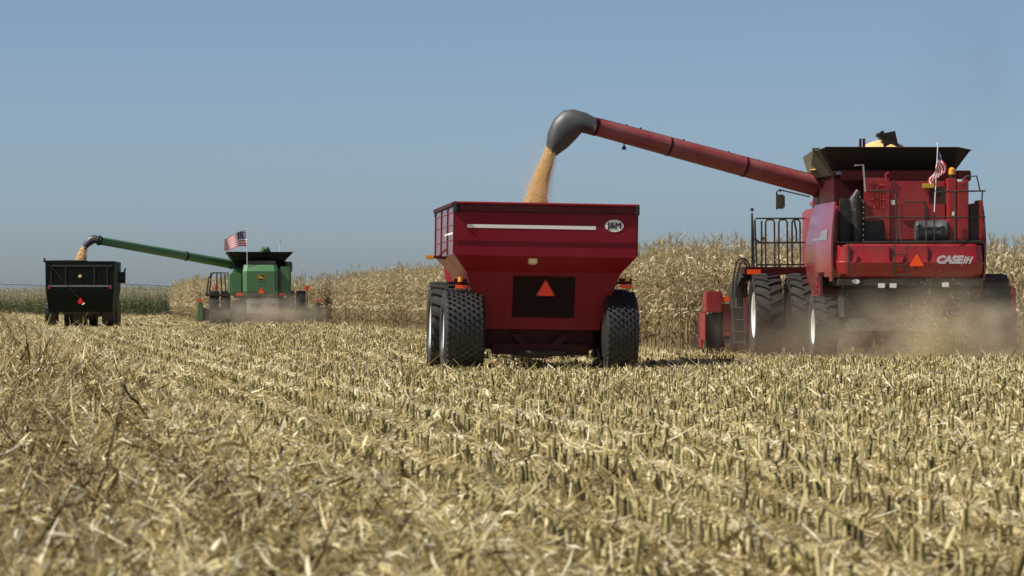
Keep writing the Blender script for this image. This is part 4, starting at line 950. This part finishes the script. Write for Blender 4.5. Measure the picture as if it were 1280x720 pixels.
# lower rear and dust-covered chute
gpanel('straw_chute', 309, 348.5, 373, 392, .2, .9, plain('galvanised_chute', (.30, .29, .28), .6), .05)
gpanel('straw_chopper', 300, 358, 371, 398, .9, 2.0, MUD, .05); gpanel('chute_slot', 314, 325, 379, 384, .18, .2, BLK, .01); gpanel('chute_slot', 334, 343, 379, 384, .18, .2, BLK, .01)
rails('ladder_frame', [[(258, 368), (261, 347), (266, 341), (285, 341), (285.5, 368)], [(264, 341), (262, 366)], [(271, 342), (271, 366)], [(276, 341), (277, 366)], [(281, 342), (282, 366)], [(258, 368), (286, 368)], [(300, 372), (300, 388)], [(300, 372), (294, 362)]], 4.5, .04, BLK, gc)
gpanel('platform', 257, 288, 367, 370, 4.2, 5.4, MUD, .02)
for u, v in ((270.5, 360), (384, 360)):
    p = q(u, v, 7.0); bm = BM(); tube(bm, [(p.x, 7.0, p.z), (p.x, 7.0, .8)], .03, 6); ma = part('marker_post', bm, BLK, gc)
    bm = BM(); prism(bm, [(p.x + .13 * math.cos(k * .7854), 6.95, p.z + .14 * math.sin(k * .7854)) for k in range(8)], (0, .04, 0)); part('reflector', bm, ORGR, ma)
for u, out in ((268, -1), (282, -1), (376, 1), (362, 1)): wheel(gc, qx(u, 5), 5.0, .93, .52, out, 'lug', YRIM)
for u, out in ((297, -1), (353, 1)): wheel(gc, qx(u, 1.5), 1.5, .66, .45, out, 'lug', YRIM)
gpanel('axle', 262, 382, 386, 392, 4.9, 5.2, MUD, .02)
h_ = gpanel('corn_header', 252, 400, 386, 400, 7.6, 8.2, DGRN, .05)
for u0, u1 in ((247, 254), (396, 404)):
    gpanel('end_shield', u0, u1, 378, 402, 7.3, 9.2, DGRN if u0 > 300 else GRN, .06, h_); gpanel('reflector', u0 + 1, u0 + 6, 374, 377, 7.3, 7.34, ORGR, .01, h_)  # right shield takes the darker green, its shading put into the colour
for k in range(9):
    x = q(252, 400, 8).x + k * (q(400, 400, 8).x - q(252, 400, 8).x) / 8; bm = BM()
    loft(bm, [[(x - .22 * w_, yy, .15), (x + .22 * w_, yy, .15), (x + .16 * w_, yy, .15 + hh), (x - .16 * w_, yy, .15 + hh)] for yy, w_, hh in ((8.2, 1.3, .75), (9.2, 1.2, .6), (9.9, .6, .25), (10.3, .1, .05))]); part('snout', bm, GRN, h_)
bm = BM(); loft(bm, [rect(-1.0, .9, 6.25, 8.0, 1.7, .1), rect(-1.05, .95, 6.25, 8.2, 2.6, .1), rect(-.9, .8, 6.25, 7.9, 3.3, .1)]); cab = part('cab', bm, GLASS, gc)
bm = BM(); box(bm, -1.05, .95, 6.25, 8.2, 3.3, 3.5, .06); part('cab_roof', bm, GRN, cab)
p0 = q(293, 331, 3.6); Mi = (Matrix.Translation(gc.location) @ Matrix.Rotation(gc.rotation_euler.z, 4, 'Z')).inverted()
def GW(u, v, D=190.5): return Mi @ Vector(((u - 640) / FPX * D, D, CAM_H + (HOR - v) / FPX * D))
p1 = GW(123, 300.5)
bm = BM(); tube(bm, [PA(f) for f in (0, .5, 1)], [.25, .235, .215], 20); ua = part('unloading_auger', bm, GRN, gc, smooth=50)
bm = BM()
for f in (.02, .36, .99): tube(bm, [PA(f), PA(f + .008)], .27, 20)
part('auger_band', bm, DGRN, ua)
bm = BM(); tube(bm, [p0, p0 + Vector((.5, 0, -.1)), p0 + Vector((.7, 0, -.6))], [.27, .28, .27], 14); part('auger_elbow', bm, DGRN, ua)
secs = []
for (u0_, v0_), (u1_, v1_) in [((124, 295), (122, 305.5)), ((118, 293.7), (119, 304)), ((111, 295), (115, 306)), ((105, 302), (109, 310)), ((102.5, 308), (108, 312))]:
    A, B = GW(u0_, v0_), GW(u1_, v1_); secs.append(sect((A + B) / 2, (A - B) / (A - B).length, (0, 1, 0), (A - B).length / 2, .2))
inner = [[c + (v - c) * .85 for v in s] for s in secs for c in [sum(s, Vector()) / len(s)]]
bm = BM(); loft(bm, secs + inner[::-1], cap0=False, cap1=False); part('spout', bm, RUB, ua, smooth=60)
grain_stream('falling_grain', 'thin stream of yellow corn falling into the dark green cart', [(WP(106, 308, 190.5), .14), (WP(103, 316, 190.4), .2), (WP(101, 324, 190.3), .26), (WP(99, 334, 190.2), .3)], 6000, .022, 5)
mw = Matrix.Translation(gc.location) @ Matrix.Rotation(gc.rotation_euler.z, 4, 'Z')
fb, ft = mw @ q(309, 337, .2), mw @ q(308.8, 288, .2)
def flying(u_, v_):
    W_, H_ = 28 / 22.7, 20 / 22.7; top = mw @ q(308.6, 288, .2)
    x = -u_ * W_; z = -v_ * H_ * (1 - .28 * u_) - u_ * .42 + .07 * math.sin(u_ * 5); return top + Vector((x, .10 * math.sin(u_ * 9 + v_), z))
flag('large_flag', 'stars and stripes flag streaming left from a pole on the green combine', fb, ft, flying, 1.6)

# ================================================================== GREEN GRAIN CART
gk = root('grain_cart', 'dark green grain cart with red marker under the green auger far left', 'grain cart', (-23.0, 187.0, -.25), R(3))
q = frame_at(gk)
A, B = q(57, 362, 0), q(142.5, 329, 0); hw = (B.x - A.x) / 2; cx = (A.x + B.x) / 2
zT = qz(327, 0); zK = qz(362, 0)
bm = BM()
secs = [rect(cx - hw * .93, cx + hw * .93, .4, 4.6, .95), rect(cx - hw * .97, cx + hw * .97, .06, 5.8, zK - .35), rect(cx - hw, cx + hw, 0, 6, zK), rect(cx - hw * 1.01, cx + hw * 1.01, 0, 6, zT)]
inn = [rect(cx - hw * 1.01 + .06, cx + hw * 1.01 - .06, .06, 5.94, zT), rect(cx - hw * .9, cx + hw * .9, .2, 5.8, zK), rect(cx - hw * .7, cx + hw * .7, 1, 4.4, 1.2)]
loft(bm, secs + inn); part('hopper', bm, DGRN, gk, smooth=20)
bm = BM(); pts = [q(56, 325.5, 0), q(70, 325.3, 0), q(90, 325, 0), q(105, 325.4, 0), q(122, 328, 0), q(134, 330.5, 0), q(143, 334, 0)]
low = [Vector((p.x, 0, zT - .15)) for p in pts[::-1]]
prism(bm, pts[:-1] + [Vector((pts[-1].x, 0, zT - .1))] + [Vector((pts[0].x, 0, zT - .1))], (0, .08, 0)); part('rolled_tarp_edge', bm, BLK, gk, smooth=20)
gpanel2 = lambda *a, **k: gpanel(*a, parent=gk, **k)
gpanel2('silver_stripe', 60, 139, 356.5, 358.5, -.02, -.004, plain('weathered_silver', (.16, .18, .17), .5), bev=.003)
gpanel2('cross_beam', 62, 140, 374, 376.5, .35, .5, DGRN, bev=.01)
for u in (64, 82, 118, 134): gpanel2('rib', u - .7, u + .7, 331, 356, -.03, -.002, GRN if 0 else dusty('cart_green_rib', (.006, .015, .009), .6, amount=.1), bev=.005)
gpanel2('rim_band', 58, 141, 331, 333.5, -.03, -.002, dusty('cart_green_band', (.008, .018, .011), .6, amount=.1), bev=.005)
gpanel2('number_lamp', 98, 102, 343.5, 347, -.05, -.005, CREAM, bev=.02)
for u in (61, 138): gpanel2('reflector', u - 1.5, u + 1.5, 357, 361, -.03, -.022, DARKR, bev=.002)
bm = BM(); tube(bm, [q(55.5, 325, -.1), q(97, 370, -.1), q(105, 379, -.1)], .016, 6); tube(bm, [q(55.5, 322.5, -.1), q(55.5, 328, -.1)], .06, 6); cr_ = part('tarp_crank_rod', bm, BLK, gk)
c0 = q(100.3, 377, -.14); s_ = .15
bm = BM(); prism(bm, [(c0.x - s_, -.14, c0.z), (c0.x - .04, -.14, c0.z - s_), (c0.x + s_, -.14, c0.z - .04), (c0.x + .04, -.14, c0.z + .22)], (0, .03, 0)); part('red_marker', bm, plain('marker_red', (.75, .01, .015), .4), gk, smooth=0)
bm = BM(); p = q(103, 381, -.15); tube(bm, [p, p + Vector((.12, 0, .1))], .03, 6); part('crank_handle', bm, WHT, cr_)
bm = BM(); A = q(143, 347, 4.5); B = q(156, 347, 4.5); tube(bm, [(A.x - .2, 4.5, A.z), (B.x, 4.5, B.z)], .31, 18); tube(bm, [(B.x - .03, 4.5, B.z), (B.x + .03, 4.5, B.z)], .34, 18); tube(bm, [(B.x - .02, 4.5, B.z + .3), (B.x + .03, 4.5, B.z + .52)], .05, 6); part('unload_auger', bm, BLK, gk)
gpanel2('chassis', 78, 126, 378, 393, .8, 5, BLK, bev=.05)
for u in (86, 117): wheel(gk, qx(u, 2.6), 2.6, .8, .42, -1 if u < 100 else 1, 'lug', YRIM)
for u in (65, 135.5): wheel(gk, qx(u, 1.6), 1.6, .88, .62, -1 if u < 100 else 1, 'lug', YRIM)
bm = BM(); box(bm, cx - .12, cx + .12, 5, 7.8, .55, .75, .03); part('drawbar', bm, BLK, gk)
cs, sn = math.cos(R(3)), math.sin(R(3)); base = Matrix.Rotation(R(3), 4, 'Z') @ Vector((cx + .25, 9.0, 0)) + Vector(gk.location)
tractor('tractor', 'green tractor pulling the dark green grain cart, almost hidden behind it', base, R(3), GRN, YRIM)

# ================================================================== DUST, CHAFF
def dust(name, label, c, size, dens, colr, seed, hot=None, rz=0.0):
    """soft cloud of airborne dust: noise density fading to nothing at the edge of a rounded domain"""
    bm = BM(); bmesh.ops.create_icosphere(bm, subdivisions=3, radius=1.0)
    m = bpy.data.materials.new(name); m.use_nodes = True; t = m.node_tree; t.nodes.clear(); N = t.nodes.new; L = t.links.new
    out = N('ShaderNodeOutputMaterial'); pv = N('ShaderNodeVolumePrincipled'); L(pv.outputs[0], out.inputs['Volume'])
    pv.inputs['Color'].default_value = (*colr, 1); pv.inputs['Anisotropy'].default_value = 0.25
    tc = N('ShaderNodeTexCoord'); ln = N('ShaderNodeVectorMath'); ln.operation = 'LENGTH'; L(tc.outputs['Object'], ln.inputs[0])
    fo = N('ShaderNodeMapRange'); fo.interpolation_type = 'SMOOTHSTEP'; fo.inputs[1].default_value = 0.98; fo.inputs[2].default_value = 0.25; L(ln.outputs['Value'], fo.inputs[0])
    mp = N('ShaderNodeMapping'); mp.inputs['Scale'].default_value = (size[0] * .9, size[1] * .9, size[2] * 1.2); mp.inputs['Location'].default_value = (seed, seed * 2, 0); L(tc.outputs['Object'], mp.inputs[0])
    nz = N('ShaderNodeTexNoise'); nz.inputs['Scale'].default_value = 1.1; nz.inputs['Detail'].default_value = 4; L(mp.outputs[0], nz.inputs['Vector'])
    nr = N('ShaderNodeMapRange'); nr.inputs[1].default_value = .34; nr.inputs[2].default_value = .68; L(nz.outputs[0], nr.inputs[0])
    mu = N('ShaderNodeMath'); mu.operation = 'MULTIPLY'; L(fo.outputs[0], mu.inputs[0]); L(nr.outputs[0], mu.inputs[1])
    m2 = N('ShaderNodeMath'); m2.operation = 'MULTIPLY'; m2.inputs[1].default_value = dens; L(mu.outputs[0], m2.inputs[0]); L(m2.outputs[0], pv.inputs['Density'])
    o = part(name, bm, m, smooth=60); o.location = c; o.scale = size; o.rotation_euler = (0, 0, rz); return tag(o, label, 'dust', kind='stuff')
dust('dust_cloud', 'tan dust cloud rolling behind the red combine wheels', (9.4, 73.4, .4), (4.4, 1.6, 1.6), .95, (.90, .79, .60), 3)
dust('dust_cloud', 'thin tan dust haze beside the red combine left wheels', (6.3, 75.5, .4), (3.0, 2.4, 1.3), .2, (.75, .62, .48), 9)
dust('dust_cloud', 'brown dust cloud low behind the green combine', (-13.2, 191.3, .4), (4.6, 1.4, 1.7), 1.0, (.74, .66, .54), 6)
g = np.random.default_rng(21)
def chaff(name, label, n, cx, cy, cz, sx, sy, sz, L0, seed):
    x, y, z = g.normal(cx, sx, n), g.normal(cy, sy, n), np.abs(g.normal(0, sz, n)) + cz
    v_, q_, t_ = strips(x, y, z, g.uniform(.4, 1.2, n) * L0, g.uniform(.006, .014, n), g.uniform(0, 6.28, n), g.normal(0, .7, n), g.normal(0, .3, n), g.normal(0, 1, n), g.normal(.62, .15, n), 1)
    return tag(npmesh(name, v_, q_, RESID, t_), label, 'chaff', kind='stuff')
chaff('flying_chaff', 'bits of chaff thrown up behind the red combine', 300, 8.7, 72.8, .1, 1.6, .7, .6, .06, 1)
chaff('flying_chaff', 'dense spray of chopped straw below the red combine hood', 4200, 8.85, 73.3, .0, .36, .3, .55, .055, 2)


dust('grain_dust', 'fine golden dust drifting off the grain falling into the red cart', (.55, 75.8, 3.95), (.55, .5, .95), .8, (.95, .74, .45), 14)
dust('exhaust_smoke', 'faint dark exhaust smoke drifting up above the red combine', (10.4, 79.5, 6.2), (2.4, 2.0, 3.0), .06, (.12, .12, .12), 31)
